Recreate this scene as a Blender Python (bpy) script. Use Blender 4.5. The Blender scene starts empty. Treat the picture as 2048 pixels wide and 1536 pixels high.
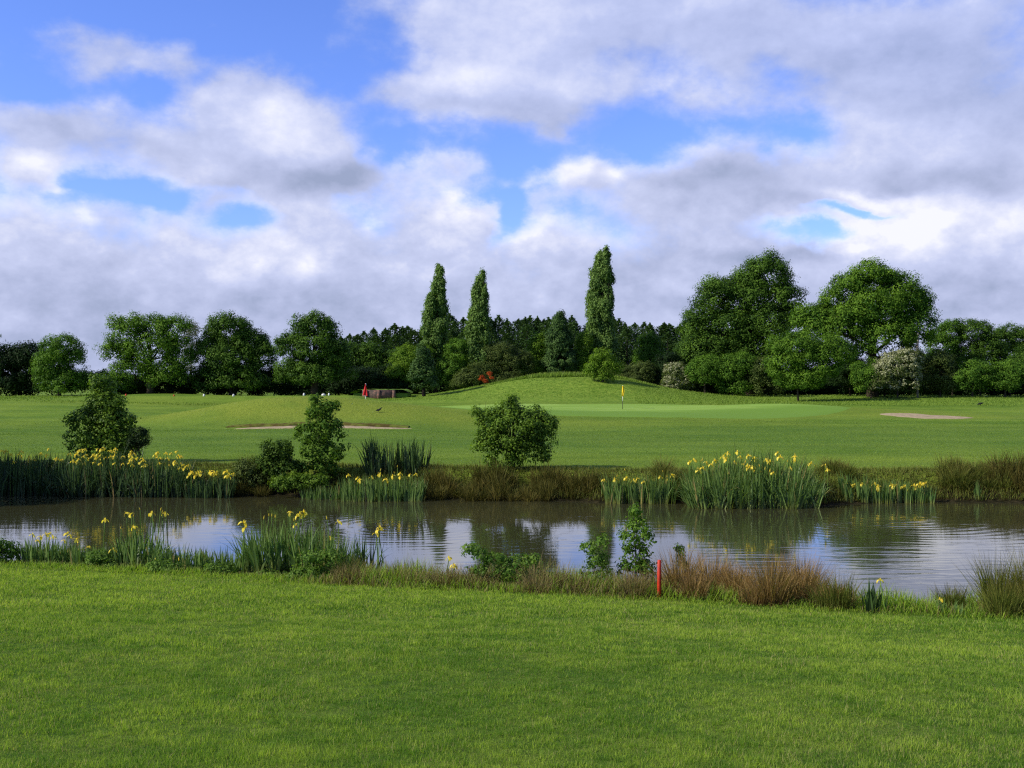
import bpy, math, random
import numpy as np

SEED = 7
rng = np.random.default_rng(SEED)
random.seed(SEED)
sc = bpy.context.scene
COL = sc.collection
F = 2100.0          # focal length in pixels of a 2048 px wide frame
CAMZ = 3.3          # eye height above the pond surface
SUN_EL, SUN_AZ = math.radians(33), math.radians(250)   # azimuth clockwise from +Y

# ------------------------------------------------------------------ terrain
def sstep(t):
    t = np.clip(t, 0, 1); return t*t*(3-2*t)
def vnoise(x, y, s, seed=0):
    """smooth value noise"""
    x = np.asarray(x, float)/s + 100.0; y = np.asarray(y, float)/s + 100.0
    xi = np.floor(x).astype(np.int64); yi = np.floor(y).astype(np.int64)
    fx = sstep(x-xi); fy = sstep(y-yi)
    def h(a, b):
        n = (a*374761393 + b*668265263 + seed*1442695041) & 0x7fffffff
        n = ((n ^ (n >> 13))*1274126177) & 0x7fffffff
        return ((n ^ (n >> 16)) & 0xffff)/65535.0
    return (h(xi, yi)*(1-fx)*(1-fy)+h(xi+1, yi)*fx*(1-fy)+h(xi, yi+1)*(1-fx)*fy+h(xi+1, yi+1)*fx*fy)*2-1
def Yn(X):   # near waterline
    Xc = np.clip(X, -16, 14)
    return 16.7-0.24*Xc+0.18*np.sin(X*1.3)+0.1*np.sin(X*3.1+1)
def Ye(X):   # mown edge of the near lawn
    Xc = np.clip(X, -14, 11)
    return 14.15-0.257*Xc+0.08*np.sin(X*0.9+.5)
def Yf(X):   # far waterline
    return np.interp(X, [-30, -15, -11, -5.6, 0, 2.5, 5, 8.5, 10, 14, 20, 30], [31.4, 31.5, 31.1, 30.8, 29.8, 29.3, 29.0, 28.3, 29.2, 29.3, 29.6, 30])+0.12*np.sin(X*1.7)+0.07*np.sin(X*4.3)
def gauss(X, Y, cx, cy, sx, sy, p=2.0):
    return np.exp(-(np.abs((X-cx)/sx)**p) - (np.abs((Y-cy)/sy)**p))
FARY = [29, 31.5, 35, 42, 52, 60, 66, 72, 80, 90, 100, 115, 130, 200, 400]
FARZ = [.60, .74, .74, .66, .60, .56, .54, .64, .80, 1.08, 1.42, 1.84, 1.97, 2.05, 2.1]
def H(X, Y):
    X = np.asarray(X, float); Y = np.asarray(Y, float)
    ye, yn, yf = Ye(X), Yn(X), Yf(X)
    t = Y/ye
    near = np.interp(t, [-3, 0, .3, .55, .8, 1.0], [1.75, 1.7, 1.62, 1.27, .78, .47])
    near = near + vnoise(X, Y, 2.2, 3)*.02
    s = (Y-ye)/(yn-ye)
    bank = .47*(1-sstep(s*1.0)) + .0
    under = -0.75*sstep((Y-yn)/2.5)
    u = Y-yf
    fp = np.interp(Y, FARY, FARZ)
    farbank = fp*sstep(u/1.7)**.8
    far_under = -0.75*sstep(-u/2.0)
    z = np.where(t <= 1, near, np.where(s <= 1, bank, np.where(u < 0, np.maximum(under, far_under)*1.0, farbank)))
    z = np.where((s > 1) & (u < 0), np.maximum(under, far_under), z)
    le = sstep((-17.3-X)/1.6)*(s > 0)*(u < 2)
    z = z*(1-le)+.62*le
    w = sstep((Y-36)/10)
    # ridge behind the left bunker, runs into the green
    f = 1.28*gauss(X, Y, -17.5, 75, 7.5, 4.8) + .72*gauss(X, Y, -9, 75.5, 8, 5.2) + .25*gauss(X, Y, -1, 78, 8, 7)
    f += .35*gauss(X, Y, 4, 84, 14, 12)
    # hollow in front of it
    f -= .12*gauss(X, Y, -13, 66, 11, 3.5)
    # right ridge
    f += .5*gauss(X, Y, 22, 87, 7, 5) + .28*gauss(X, Y, 29, 83, 7, 4)
    # tee
    tee = sstep((X+44)/3)*sstep((-13.5-X)/3)*sstep((Y-101)/3.0)*sstep((122-Y)/4)
    base105 = 2.06-(np.interp(Y, FARY, FARZ))
    f += tee*np.clip(base105, 0, 1)
    # knoll behind the green
    f += 2.25*gauss(X, Y, 5.6, 115, 12.0, 8.5, 2.6)*(1+.05*vnoise(X, Y, 2.5, 5)) 
    f += .17*vnoise(X, Y, 13, 8)*sstep((Y-45)/15) + .05*vnoise(X, Y, 5.5, 18)*sstep((Y-40)/12)
    f += .3*gauss(X, Y, -47, 100, 9, 8)
    z = z + w*f
    z = z + np.where(Y > 36, .015*vnoise(X, Y, 1.2, 9), 0)
    return z
def Hs(x, y): return float(H(np.array([x]), np.array([y]))[0])
def PX(px, d): return (px-1024)/F*d
def PZ(py, d): return CAMZ-(py-768)/F*d

# ------------------------------------------------------------------ object helpers
def tag(o, label=None, cat=None, group=None, kind=None):
    if label: o['label'] = label
    if cat: o['category'] = cat
    if group: o['group'] = group
    if kind: o['kind'] = kind
    return o
def empty(name, loc, label, cat, group=None):
    o = bpy.data.objects.new(name, None); COL.objects.link(o); o.location = loc
    o.empty_display_size = .3
    return tag(o, label, cat, group)
def mesh_np(name, V, Q, mat, parent=None, attrs=None, smooth=False, k=4):
    """V (n,3), Q (m,k) -> mesh object"""
    me = bpy.data.meshes.new(name)
    V = np.ascontiguousarray(V, np.float32); Q = np.ascontiguousarray(Q, np.int32)
    me.vertices.add(len(V)); me.vertices.foreach_set('co', V.ravel())
    m = len(Q); kk = Q.shape[1]
    me.loops.add(m*kk); me.loops.foreach_set('vertex_index', Q.ravel())
    me.polygons.add(m)
    me.polygons.foreach_set('loop_start', np.arange(0, m*kk, kk, dtype=np.int32))
    me.polygons.foreach_set('loop_total', np.full(m, kk, np.int32))
    if smooth: me.polygons.foreach_set('use_smooth', np.ones(m, bool))
    for an, a in (attrs or {}).items():
        at = me.attributes.new(an, 'FLOAT', 'POINT'); at.data.foreach_set('value', np.ascontiguousarray(a, np.float32))
    me.update(calc_edges=True)
    me.materials.append(mat)
    o = bpy.data.objects.new(name, me); COL.objects.link(o)
    if parent: o.parent = parent
    return o
def norm(v): return v/np.maximum(np.linalg.norm(v, axis=-1, keepdims=True), 1e-9)
def rdir(n): return norm(rng.normal(size=(n, 3)))
def leaf_quads(c, axis, nrm, L, W):
    """diamond leaves, slightly folded; returns V,Q"""
    n = len(c); axis = norm(axis); side = norm(np.cross(axis, nrm)); up = norm(np.cross(side, axis))
    L = np.broadcast_to(L, (n,))[:, None]; W = np.broadcast_to(W, (n,))[:, None]
    V = np.stack([c-axis*L/2, c+side*W/2+axis*L*.05+up*W*.12, c+axis*L/2, c-side*W/2+axis*L*.05+up*W*.12], 1).reshape(-1, 3)
    return V, np.arange(4*n).reshape(n, 4)
def blades(base, L, W, az, lean, droop, segs=3, face=None):
    """grass / iris blades. lean = initial tilt (rad), droop = additional bending to the tip"""
    n = len(base)
    L = np.broadcast_to(L, (n,)); W = np.broadcast_to(W, (n,)); lean = np.broadcast_to(lean, (n,)); droop = np.broadcast_to(droop, (n,))
    hd = np.stack([np.sin(az), np.cos(az), np.zeros(n)], 1)
    fa = az+np.pi/2 if face is None else face
    sd = np.stack([np.sin(fa), np.cos(fa), np.zeros(n)], 1)
    P = base.copy(); rows = []; hs = []
    for i in range(segs+1):
        t = i/segs
        w = W*(1-t**2.2)*(.75+.25*min(1, t*4)) if i < segs else W*.04
        rows.append(P-sd*w[:, None]/2); rows.append(P+sd*w[:, None]/2); hs += [t, t]
        a = lean+droop*((t+.5/segs)**1.6)
        st = (L/segs)[:, None]
        P = P+st*(hd*np.sin(a)[:, None]+np.array([0, 0, 1.])*np.cos(a)[:, None])
    V = np.stack(rows, 1).reshape(-1, 3); nv = 2*(segs+1)
    q = np.array([[2*i, 2*i+1, 2*i+3, 2*i+2] for i in range(segs)])
    Q = (np.arange(n)[:, None, None]*nv+q[None]).reshape(-1, 4)
    return V, Q, np.tile(np.array(hs), n), nv
class Geo:
    def __init__(s): s.V = []; s.Q = []; s.A = {}; s.n = 0
    def add(s, V, Q, **at):
        s.V.append(V); s.Q.append(Q+s.n); s.n += len(V)
        for k, a in at.items(): s.A.setdefault(k, []).append(np.broadcast_to(a, (len(V),)))
        return s
    def tube(s, pts, rad, sides=7, **at):
        pts = np.asarray(pts, float); m = len(pts); rad = np.broadcast_to(rad, (m,))
        T = np.gradient(pts, axis=0); T = norm(T)
        ref = np.array([0, 0, 1.]) if abs(T[0, 2]) < .9 else np.array([1., 0, 0])
        A = norm(np.cross(T, ref)); B = np.cross(T, A)
        th = np.linspace(0, 2*np.pi, sides, endpoint=False)
        R = pts[:, None]+rad[:, None, None]*(A[:, None]*np.cos(th)[None, :, None]+B[:, None]*np.sin(th)[None, :, None])
        V = R.reshape(-1, 3)
        i, j = np.meshgrid(np.arange(m-1), np.arange(sides), indexing='ij')
        Q = np.stack([i*sides+j, i*sides+(j+1) % sides, (i+1)*sides+(j+1) % sides, (i+1)*sides+j], -1).reshape(-1, 4)
        # caps (fan to a centre vertex, quads degenerate-free using centre twice avoided: small cone)
        n0 = len(V); V = np.vstack([V, pts[-1:]+T[-1:]*rad[-1]*.2, pts[:1]])
        capq = []
        for a in range(0, sides-1, 2):
            capq.append([(m-1)*sides+a, (m-1)*sides+a+1, (m-1)*sides+(a+2) % sides, n0])
            capq.append([a+1, a, n0+1, (a+2) % sides])
        Q = np.vstack([Q, np.array(capq)])
        return s.add(V, Q, **at)
    def box(s, c, d, rz=0, **at):
        c = np.array(c, float); d = np.array(d, float)/2
        V = np.array([[x, y, z] for x in (-1, 1) for y in (-1, 1) for z in (-1, 1)], float)*d
        co, si = math.cos(rz), math.sin(rz)
        V = np.stack([V[:, 0]*co-V[:, 1]*si, V[:, 0]*si+V[:, 1]*co, V[:, 2]], 1)+c
        Q = np.array([[0, 1, 3, 2], [4, 6, 7, 5], [0, 4, 5, 1], [2, 3, 7, 6], [0, 2, 6, 4], [1, 5, 7, 3]])
        return s.add(V, Q, **at)
    def build(s, name, mat, parent=None, smooth=False, origin=None):
        V = np.vstack(s.V)
        if origin is not None: V = V-np.array(origin)
        return mesh_np(name, V, np.vstack(s.Q), mat, parent, {k: np.concatenate(a) for k, a in s.A.items()}, smooth)

# ------------------------------------------------------------------ materials
def newmat(name):
    m = bpy.data.materials.new(name); m.use_nodes = True; nt = m.node_tree; nt.nodes.clear()
    return m, nt, nt.nodes.new('ShaderNodeOutputMaterial')
def nd(nt, t, **kw):
    n = nt.nodes.new('ShaderNode'+t)
    for k, v in kw.items():
        if hasattr(n, k): setattr(n, k, v)
        else: n.inputs[k].default_value = v
    return n
def math_(nt, op, a, b=None, c=None, clamp=False):
    n = nt.nodes.new('ShaderNodeMath'); n.operation = op; n.use_clamp = clamp
    for i, v in enumerate((a, b, c)):
        if v is None: continue
        if isinstance(v, (int, float)): n.inputs[i].default_value = v
        else: nt.links.new(v, n.inputs[i])
    return n.outputs[0]
def vmath(nt, op, a, b=None, scale=None):
    n = nt.nodes.new('ShaderNodeVectorMath'); n.operation = op
    for i, v in enumerate((a, b)):
        if v is None: continue
        if isinstance(v, (tuple, list)): n.inputs[i].default_value = v
        else: nt.links.new(v, n.inputs[i])
    if scale is not None: n.inputs['Scale'].default_value = scale
    return n
def mixc(nt, f, a, b, mode='MIX'):
    n = nt.nodes.new('ShaderNodeMix'); n.data_type = 'RGBA'; n.blend_type = mode; n.clamp_factor = True
    for idx, v in ((0, f), (6, a), (7, b)):
        if isinstance(v, (int, float)): n.inputs[idx].default_value = v
        elif isinstance(v, (tuple, list)): n.inputs[idx].default_value = tuple(v)+((1,) if len(v) == 3 else ())
        else: nt.links.new(v, n.inputs[idx])
    return n.outputs[2]
def attr(nt, name): return nd(nt, 'Attribute', attribute_name=name).outputs['Fac']
def noise(nt, vec, scale, detail=3, rough=.55, out='Fac', dist=0):
    n = nd(nt, 'TexNoise'); n.inputs['Scale'].default_value = scale; n.inputs['Detail'].default_value = detail
    n.inputs['Roughness'].default_value = rough; n.inputs['Distortion'].default_value = dist
    if vec is not None: nt.links.new(vec, n.inputs['Vector'])
    return n.outputs[out]
def smooth(nt, v, lo, hi, a=0., b=1.):
    n = nd(nt, 'MapRange', interpolation_type='SMOOTHSTEP')
    n.inputs[1].default_value = lo; n.inputs[2].default_value = hi; n.inputs[3].default_value = a; n.inputs[4].default_value = b
    nt.links.new(v, n.inputs[0]); return n.outputs[0]

def foliage(name, dark, light, transl=.3, base=None, tip=None, rough=.55, tipamt=.0, spec=.08, straw=None):
    """leaf material: attribute v = leaf tint, h = height along the blade"""
    m, nt, out = newmat(name)
    v = attr(nt, 'v')
    col = mixc(nt, v, dark, light)
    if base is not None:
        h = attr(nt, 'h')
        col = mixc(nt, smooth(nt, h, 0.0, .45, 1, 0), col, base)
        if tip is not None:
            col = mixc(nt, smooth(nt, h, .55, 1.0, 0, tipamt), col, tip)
    if straw: col = mixc(nt, attr(nt, 'straw'), col, straw)
    b = nd(nt, 'BsdfPrincipled'); b.inputs['Roughness'].default_value = rough; b.inputs['Specular IOR Level'].default_value = spec
    nt.links.new(col, b.inputs['Base Color'])
    t = nd(nt, 'BsdfTranslucent')
    tc = mixc(nt, 1.0, col, (1.25, 1.35, .55), 'MULTIPLY'); nt.links.new(tc, t.inputs['Color'])
    mx = nd(nt, 'MixShader'); mx.inputs[0].default_value = transl
    nt.links.new(b.outputs[0], mx.inputs[1]); nt.links.new(t.outputs[0], mx.inputs[2]); nt.links.new(mx.outputs[0], out.inputs[0])
    return m
def simple(name, c1, c2=None, scale=8, rough=.7, spec=.3, bump=0.0, stretch=None):
    m, nt, out = newmat(name)
    b = nd(nt, 'BsdfPrincipled'); b.inputs['Roughness'].default_value = rough; b.inputs['Specular IOR Level'].default_value = spec
    tc = nd(nt, 'TexCoord').outputs['Object']
    if stretch: tc = vmath(nt, 'MULTIPLY', tc, stretch).outputs[0]
    n = noise(nt, tc, scale, 4)
    col = mixc(nt, smooth(nt, n, .35, .65), c1, c2 or tuple(x*.7 for x in c1))
    nt.links.new(col, b.inputs['Base Color'])
    if bump:
        bp = nd(nt, 'Bump'); bp.inputs['Strength'].default_value = bump; bp.inputs['Distance'].default_value = .02
        nt.links.new(n, bp.inputs['Height']); nt.links.new(bp.outputs[0], b.inputs['Normal'])
    nt.links.new(b.outputs[0], out.inputs[0]); return m

M = {}
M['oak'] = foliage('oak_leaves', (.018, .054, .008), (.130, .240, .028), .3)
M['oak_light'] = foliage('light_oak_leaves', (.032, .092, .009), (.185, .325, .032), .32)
M['broad'] = foliage('broad_leaves', (.030, .086, .010), (.155, .290, .030), .32)
M['yellowgreen'] = foliage('yellow_green_leaves', (.065, .140, .010), (.220, .350, .034), .34)
M['olive'] = foliage('olive_leaves', (.040, .070, .014), (.140, .185, .045), .3)
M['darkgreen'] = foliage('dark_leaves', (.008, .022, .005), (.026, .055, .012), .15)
M['conifer'] = foliage('conifer_needles', (.022, .058, .014), (.100, .175, .042), .16)
M['poplar'] = foliage('poplar_leaves', (.055, .115, .022), (.220, .340, .085), .32)
M['blossom'] = foliage('blossom', (.20, .23, .10), (.56, .56, .36), .3)
M['silver'] = foliage('silver_leaves', (.14, .15, .11), (.38, .38, .30), .3)
M['red_leaf'] = foliage('red_leaves', (.26, .04, .01), (.60, .12, .03), .3)
M['bush'] = foliage('bush_leaves', (.034, .088, .008), (.215, .340, .038), .36, rough=.5, spec=.12)
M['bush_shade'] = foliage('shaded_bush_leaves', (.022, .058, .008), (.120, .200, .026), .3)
M['sapling'] = foliage('sapling_leaves', (.040, .105, .010), (.170, .285, .036), .36)
M['weed'] = foliage('weed_leaves', (.045, .115, .014), (.190, .300, .050), .36)
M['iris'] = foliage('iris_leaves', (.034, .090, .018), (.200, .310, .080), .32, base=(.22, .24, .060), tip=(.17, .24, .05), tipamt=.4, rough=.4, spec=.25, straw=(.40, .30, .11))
M['iris_dark_shade'] = foliage('dark_shaded_iris_leaves', (.008, .026, .007), (.080, .140, .038), .2, base=(.022, .035, .010), tip=(.07, .15, .04), tipamt=.3, rough=.4, spec=.25, straw=(.26, .19, .07))  # dark blades; shade over the left far beds is put into this colour
M['iris_stem'] = foliage('iris_stems', (.07, .14, .02), (.16, .27, .05), .1)
M['petal'] = foliage('iris_petals', (.78, .52, .01), (.95, .84, .14), .35)
M['bud'] = foliage('iris_buds', (.40, .32, .02), (.75, .60, .08), .2)
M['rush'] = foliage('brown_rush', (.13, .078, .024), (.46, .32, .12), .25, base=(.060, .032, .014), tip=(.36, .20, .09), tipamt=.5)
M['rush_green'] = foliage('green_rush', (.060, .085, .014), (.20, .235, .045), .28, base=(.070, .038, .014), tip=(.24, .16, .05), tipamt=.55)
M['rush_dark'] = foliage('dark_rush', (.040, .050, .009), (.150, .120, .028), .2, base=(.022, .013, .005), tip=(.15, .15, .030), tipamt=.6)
M['dry_mix'] = foliage('dry_mixed_stalks', (.075, .055, .020), (.27, .23, .085), .25, base=(.06, .035, .016), tip=(.34, .22, .12), tipamt=.6)
M['rough'] = foliage('rough_blades', (.085, .170, .018), (.270, .380, .060), .3, base=(.08, .14, .014), tip=(.34, .38, .12), tipamt=.3)
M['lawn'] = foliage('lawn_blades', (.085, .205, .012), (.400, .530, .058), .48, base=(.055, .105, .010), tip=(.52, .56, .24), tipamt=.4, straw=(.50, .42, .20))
M['fairway'] = foliage('fairway_blades', (.100, .190, .016), (.310, .410, .050), .35, base=(.08, .15, .014), tip=(.32, .38, .08), tipamt=.3)
M['verge'] = foliage('verge_blades', (.085, .085, .022), (.32, .28, .10), .32, base=(.09, .055, .024), tip=(.36, .24, .14), tipamt=.6)
M['bark'] = simple('bark', (.085, .065, .045), (.035, .028, .02), 6, .9, .1, .4, (3, 3, .6))
M['dark_bark'] = simple('dark_bark', (.03, .025, .018), (.015, .012, .01), 6, .9, .1)

# ------------------------------------------------------------------ ground
def make_ground():
    xs = np.concatenate([-np.geomspace(80, 4500, 26)[::-1], np.arange(-79, -32, 1.), np.arange(-32, 32.01, .28), np.arange(33, 80, 1.), np.geomspace(80, 4500, 26)])
    ys = np.concatenate([-np.geomspace(12, 4500, 20)[::-1], np.arange(-11, 11, .4), np.arange(11, 36, .14), np.arange(36, 135, .45), np.geomspace(135, 6000, 36)])
    X, Y = np.meshgrid(xs, ys); Z = H(X, Y)
    V = np.stack([X, Y, Z], -1).reshape(-1, 3); ny, nx = X.shape
    i, j = np.meshgrid(np.arange(ny-1), np.arange(nx-1), indexing='ij')
    Q = np.stack([i*nx+j, i*nx+j+1, (i+1)*nx+j+1, (i+1)*nx+j], -1).reshape(-1, 4)
    ye, yn, yf = Ye(X), Yn(X), Yf(X)
    nz = vnoise(X, Y, .8, 21)*.25+vnoise(X, Y, .3, 22)*.1
    soil = sstep((X+19)/1.5)*sstep((Y-ye-.15)/.8+nz)*sstep((yf+1.25-Y)/.6+nz)
    dry = 1.0*gauss(X, Y, -18, 73.5, 9, 4.0)+.75*gauss(X, Y, -9, 72.5, 9, 4)+.8*gauss(X, Y, 23, 86, 9, 5)+.7*gauss(X, Y, 31, 80, 8, 3.5)
    dry += .55*gauss(X, Y, 4, 113, 13, 7)*1.0 + .35*gauss(X, Y, 4, 70, 16, 4) + .5*gauss(X, Y, -28, 99.5, 16, 3)
    dry += .55*sstep((2.2-(Y-yf-1.2))/1.5)*(Y > yf)
    dry = .9*dry*(1+.5*vnoise(X, Y, 3.0, 31)+.3*vnoise(X, Y, .9, 32))
    rough = sstep((Y-97)/6)*(1-sstep((X+44)/3)*sstep((-14-X)/3))
    return tag(mesh_np('ground', V, Q, ground_mat(), None, {'soil': soil.ravel(), 'dry': np.clip(dry, 0, 1.2).ravel(), 'rough': rough.ravel()}, True), kind='structure')
def ground_mat():
    m, nt, out = newmat('turf')
    pos = nd(nt, 'NewGeometry').outputs['Position']
    sx = nd(nt, 'SeparateXYZ'); nt.links.new(pos, sx.inputs[0]); y = sx.outputs['Y']; x = sx.outputs['X']
    fine = noise(nt, pos, 9.0, 6, .75)
    mid = noise(nt, pos, .9, 4, .6)
    st = noise(nt, vmath(nt, 'MULTIPLY', pos, (.16, .5, 1)).outputs[0], .8, 6, .65)      # streaks across the slope
    big = noise(nt, pos, .12, 3, .5)
    # far fairway
    c = mixc(nt, smooth(nt, st, .36, .66), (.110, .200, .022), (.215, .320, .038))
    c = mixc(nt, smooth(nt, mid, .35, .7, 0, .5), c, (.135, .248, .022))
    c = mixc(nt, smooth(nt, big, .40, .62, 0, .6), c, (.235, .330, .040))
    c = mixc(nt, math_(nt, 'MULTIPLY', smooth(nt, math_(nt, 'ADD', y, math_(nt, 'MULTIPLY', st, 14)), 44, 54), smooth(nt, math_(nt, 'ADD', y, math_(nt, 'MULTIPLY', st, 10)), 80, 66, 0, .45)), c, (.090, .180, .030))
    c = mixc(nt, smooth(nt, y, 42, 33, 0, .5), c, (.190, .265, .030))
    # mowing bands
    band = math_(nt, 'SINE', math_(nt, 'ADD', math_(nt, 'MULTIPLY', y, 1.15), math_(nt, 'MULTIPLY', x, .06)))
    c = mixc(nt, smooth(nt, band, -.5, .5, 0, .16), c, (.065, .140, .026))
    c = mixc(nt, attr(nt, 'dry'), c, mixc(nt, smooth(nt, fine, .3, .7), (.150, .220, .022), (.310, .370, .052)))
    c = mixc(nt, math_(nt, 'MULTIPLY', attr(nt, 'rough'), .8), c, mixc(nt, smooth(nt, noise(nt, pos, 2.2, 5, .7), .35, .65), (.110, .220, .022), (.260, .370, .052)))
    # near lawn
    n2 = noise(nt, pos, 1.6, 5, .65)
    cn = mixc(nt, smooth(nt, n2, .35, .65), (.060, .140, .010), (.150, .225, .024))
    cn = mixc(nt, smooth(nt, noise(nt, pos, 60, 3, .7), .4, .7, 0, .6), cn, (.085, .105, .030))
    c = mixc(nt, smooth(nt, y, 17.5, 19, 1, 0), c, cn)
    soil = mixc(nt, smooth(nt, noise(nt, pos, 5, 5, .7), .4, .65), (.014, .010, .006), (.050, .038, .020))
    c = mixc(nt, attr(nt, 'soil'), c, soil)
    hf = noise(nt, pos, 22, 4, .8)
    c = mixc(nt, smooth(nt, hf, .3, .7, .35, 0), c, (.012, .030, .004))
    b = nd(nt, 'BsdfPrincipled'); b.inputs['Roughness'].default_value = .95; b.inputs['Specular IOR Level'].default_value = .05
    nt.links.new(c, b.inputs['Base Color'])
    bp = nd(nt, 'Bump'); bp.inputs['Strength'].default_value = .7; bp.inputs['Distance'].default_value = .06
    hh = math_(nt, 'ADD', math_(nt, 'MULTIPLY', fine, 1.0), math_(nt, 'MULTIPLY', noise(nt, pos, 2.5, 4, .6), 1.4))
    nt.links.new(hh, bp.inputs['Height']); nt.links.new(bp.outputs[0], b.inputs['Normal'])
    nt.links.new(b.outputs[0], out.inputs[0]); return m

def sheet(name, cx, cy, rx, ry, mat, off, rings=24, seg=120, irr=.12, seed=1, rot=0, dry=None):
    """a patch draped over the terrain with an irregular outline"""
    th = np.linspace(0, 2*np.pi, seg, endpoint=False)
    rr = 1+irr*np.sin(2*th+seed)+irr*.6*np.sin(3*th+seed*2.3)+irr*.3*np.sin(7*th+seed)
    V = []
    for k in range(rings+1):
        f = max(k/rings, .002)
        a, b = rx*f*rr*np.cos(th), ry*f*rr*np.sin(th)
        X = cx+a*math.cos(rot)-b*math.sin(rot); Y = cy+a*math.sin(rot)+b*math.cos(rot)
        V.append(np.stack([X, Y, H(X, Y)+off*(1 if k < rings else -1.0)], 1))
    V = np.vstack(V)
    i, j = np.meshgrid(np.arange(rings), np.arange(seg), indexing='ij')
    Q = np.stack([i*seg+j, (i+1)*seg+j, (i+1)*seg+(j+1) % seg, i*seg+(j+1) % seg], -1).reshape(-1, 4)
    E = np.concatenate([sstep((k/rings-.35+.25*np.maximum(-np.sin(th), 0))/.62)*np.clip(.35-1.6*np.sin(th), 0, 1) for k in range(rings+1)])
    return mesh_np(name, V, Q, mat, None, {'edge': E}, True)
def green_mat(name, c1, c2, c3, fade=0):
    m, nt, out = newmat(name)
    pos = nd(nt, 'NewGeometry').outputs['Position']
    st = noise(nt, vmath(nt, 'MULTIPLY', pos, (.12, .5, 1)).outputs[0], 1.0, 4, .6)
    c = mixc(nt, smooth(nt, st, .38, .62), c1, c2)
    c = mixc(nt, smooth(nt, noise(nt, pos, 12, 4, .8), .35, .7, 0, .5), c, c3)
    if fade:
        e = math_(nt, 'ADD', attr(nt, 'edge'), math_(nt, 'MULTIPLY', math_(nt, 'SUBTRACT', noise(nt, pos, .35, 3), .5), .5))
        c = mixc(nt, smooth(nt, e, .15, .85), c, (.150, .270, .034))
    b = nd(nt, 'BsdfPrincipled'); b.inputs['Roughness'].default_value = .9; b.inputs['Specular IOR Level'].default_value = .1
    nt.links.new(c, b.inputs['Base Color'])
    bp = nd(nt, 'Bump'); bp.inputs['Strength'].default_value = .3; bp.inputs['Distance'].default_value = .02
    nt.links.new(noise(nt, pos, 14, 4, .7), bp.inputs['Height']); nt.links.new(bp.outputs[0], b.inputs['Normal'])
    nt.links.new(b.outputs[0], out.inputs[0]); return m

def make_water():
    m, nt, out = newmat('pond_water')
    pos = nd(nt, 'NewGeometry').outputs['Position']
    b = nd(nt, 'BsdfPrincipled'); b.inputs['Base Color'].default_value = (.046, .046, .020, 1)
    b.inputs['Roughness'].default_value = .045; b.inputs['IOR'].default_value = 1.45; b.inputs['Specular IOR Level'].default_value = 1.0
    n1 = noise(nt, vmath(nt, 'MULTIPLY', pos, (.55, 3.4, 1)).outputs[0], 1.0, 2, .5, dist=.4)
    n2 = noise(nt, vmath(nt, 'MULTIPLY', pos, (1.6, 8, 1)).outputs[0], 1.0, 2, .5)
    # concentric rings spreading on the right hand side
    rel = vmath(nt, 'SUBTRACT', pos, (9.2, 26.2, 0)).outputs[0]
    r = vmath(nt, 'LENGTH', vmath(nt, 'MULTIPLY', rel, (1, 1, 0)).outputs[0]).outputs['Value']
    ring = math_(nt, 'SINE', math_(nt, 'ADD', math_(nt, 'MULTIPLY', r, 17), math_(nt, 'MULTIPLY', n1, 5)))
    ring = math_(nt, 'MULTIPLY', ring, smooth(nt, r, 1.0, 7.5, .22, 0))
    rel2 = vmath(nt, 'SUBTRACT', pos, (-2.5, 24.4, 0)).outputs[0]
    r2 = vmath(nt, 'LENGTH', vmath(nt, 'MULTIPLY', rel2, (1, 1, 0)).outputs[0]).outputs['Value']
    ring2 = math_(nt, 'MULTIPLY', math_(nt, 'SINE', math_(nt, 'ADD', math_(nt, 'MULTIPLY', r2, 19), math_(nt, 'MULTIPLY', n1, 4))), smooth(nt, r2, .8, 6, .18, 0))
    hgt = math_(nt, 'ADD', math_(nt, 'ADD', n1, math_(nt, 'MULTIPLY', n2, .35)), math_(nt, 'ADD', ring, ring2))
    amp = smooth(nt, noise(nt, pos, .22, 2, .5), .35, .65, .25, 1.0)
    bp = nd(nt, 'Bump'); bp.inputs['Distance'].default_value = .0055
    nt.links.new(amp, bp.inputs['Strength'])
    nt.links.new(hgt, bp.inputs['Height']); nt.links.new(bp.outputs[0], b.inputs['Normal'])
    nt.links.new(b.outputs[0], out.inputs[0])
    V = np.array([[-70, 8, 0], [70, 8, 0], [70, 36, 0], [-70, 36, 0]], float)
    return tag(mesh_np('pond_water', V, np.array([[0, 1, 2, 3]]), m), kind='structure')

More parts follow.
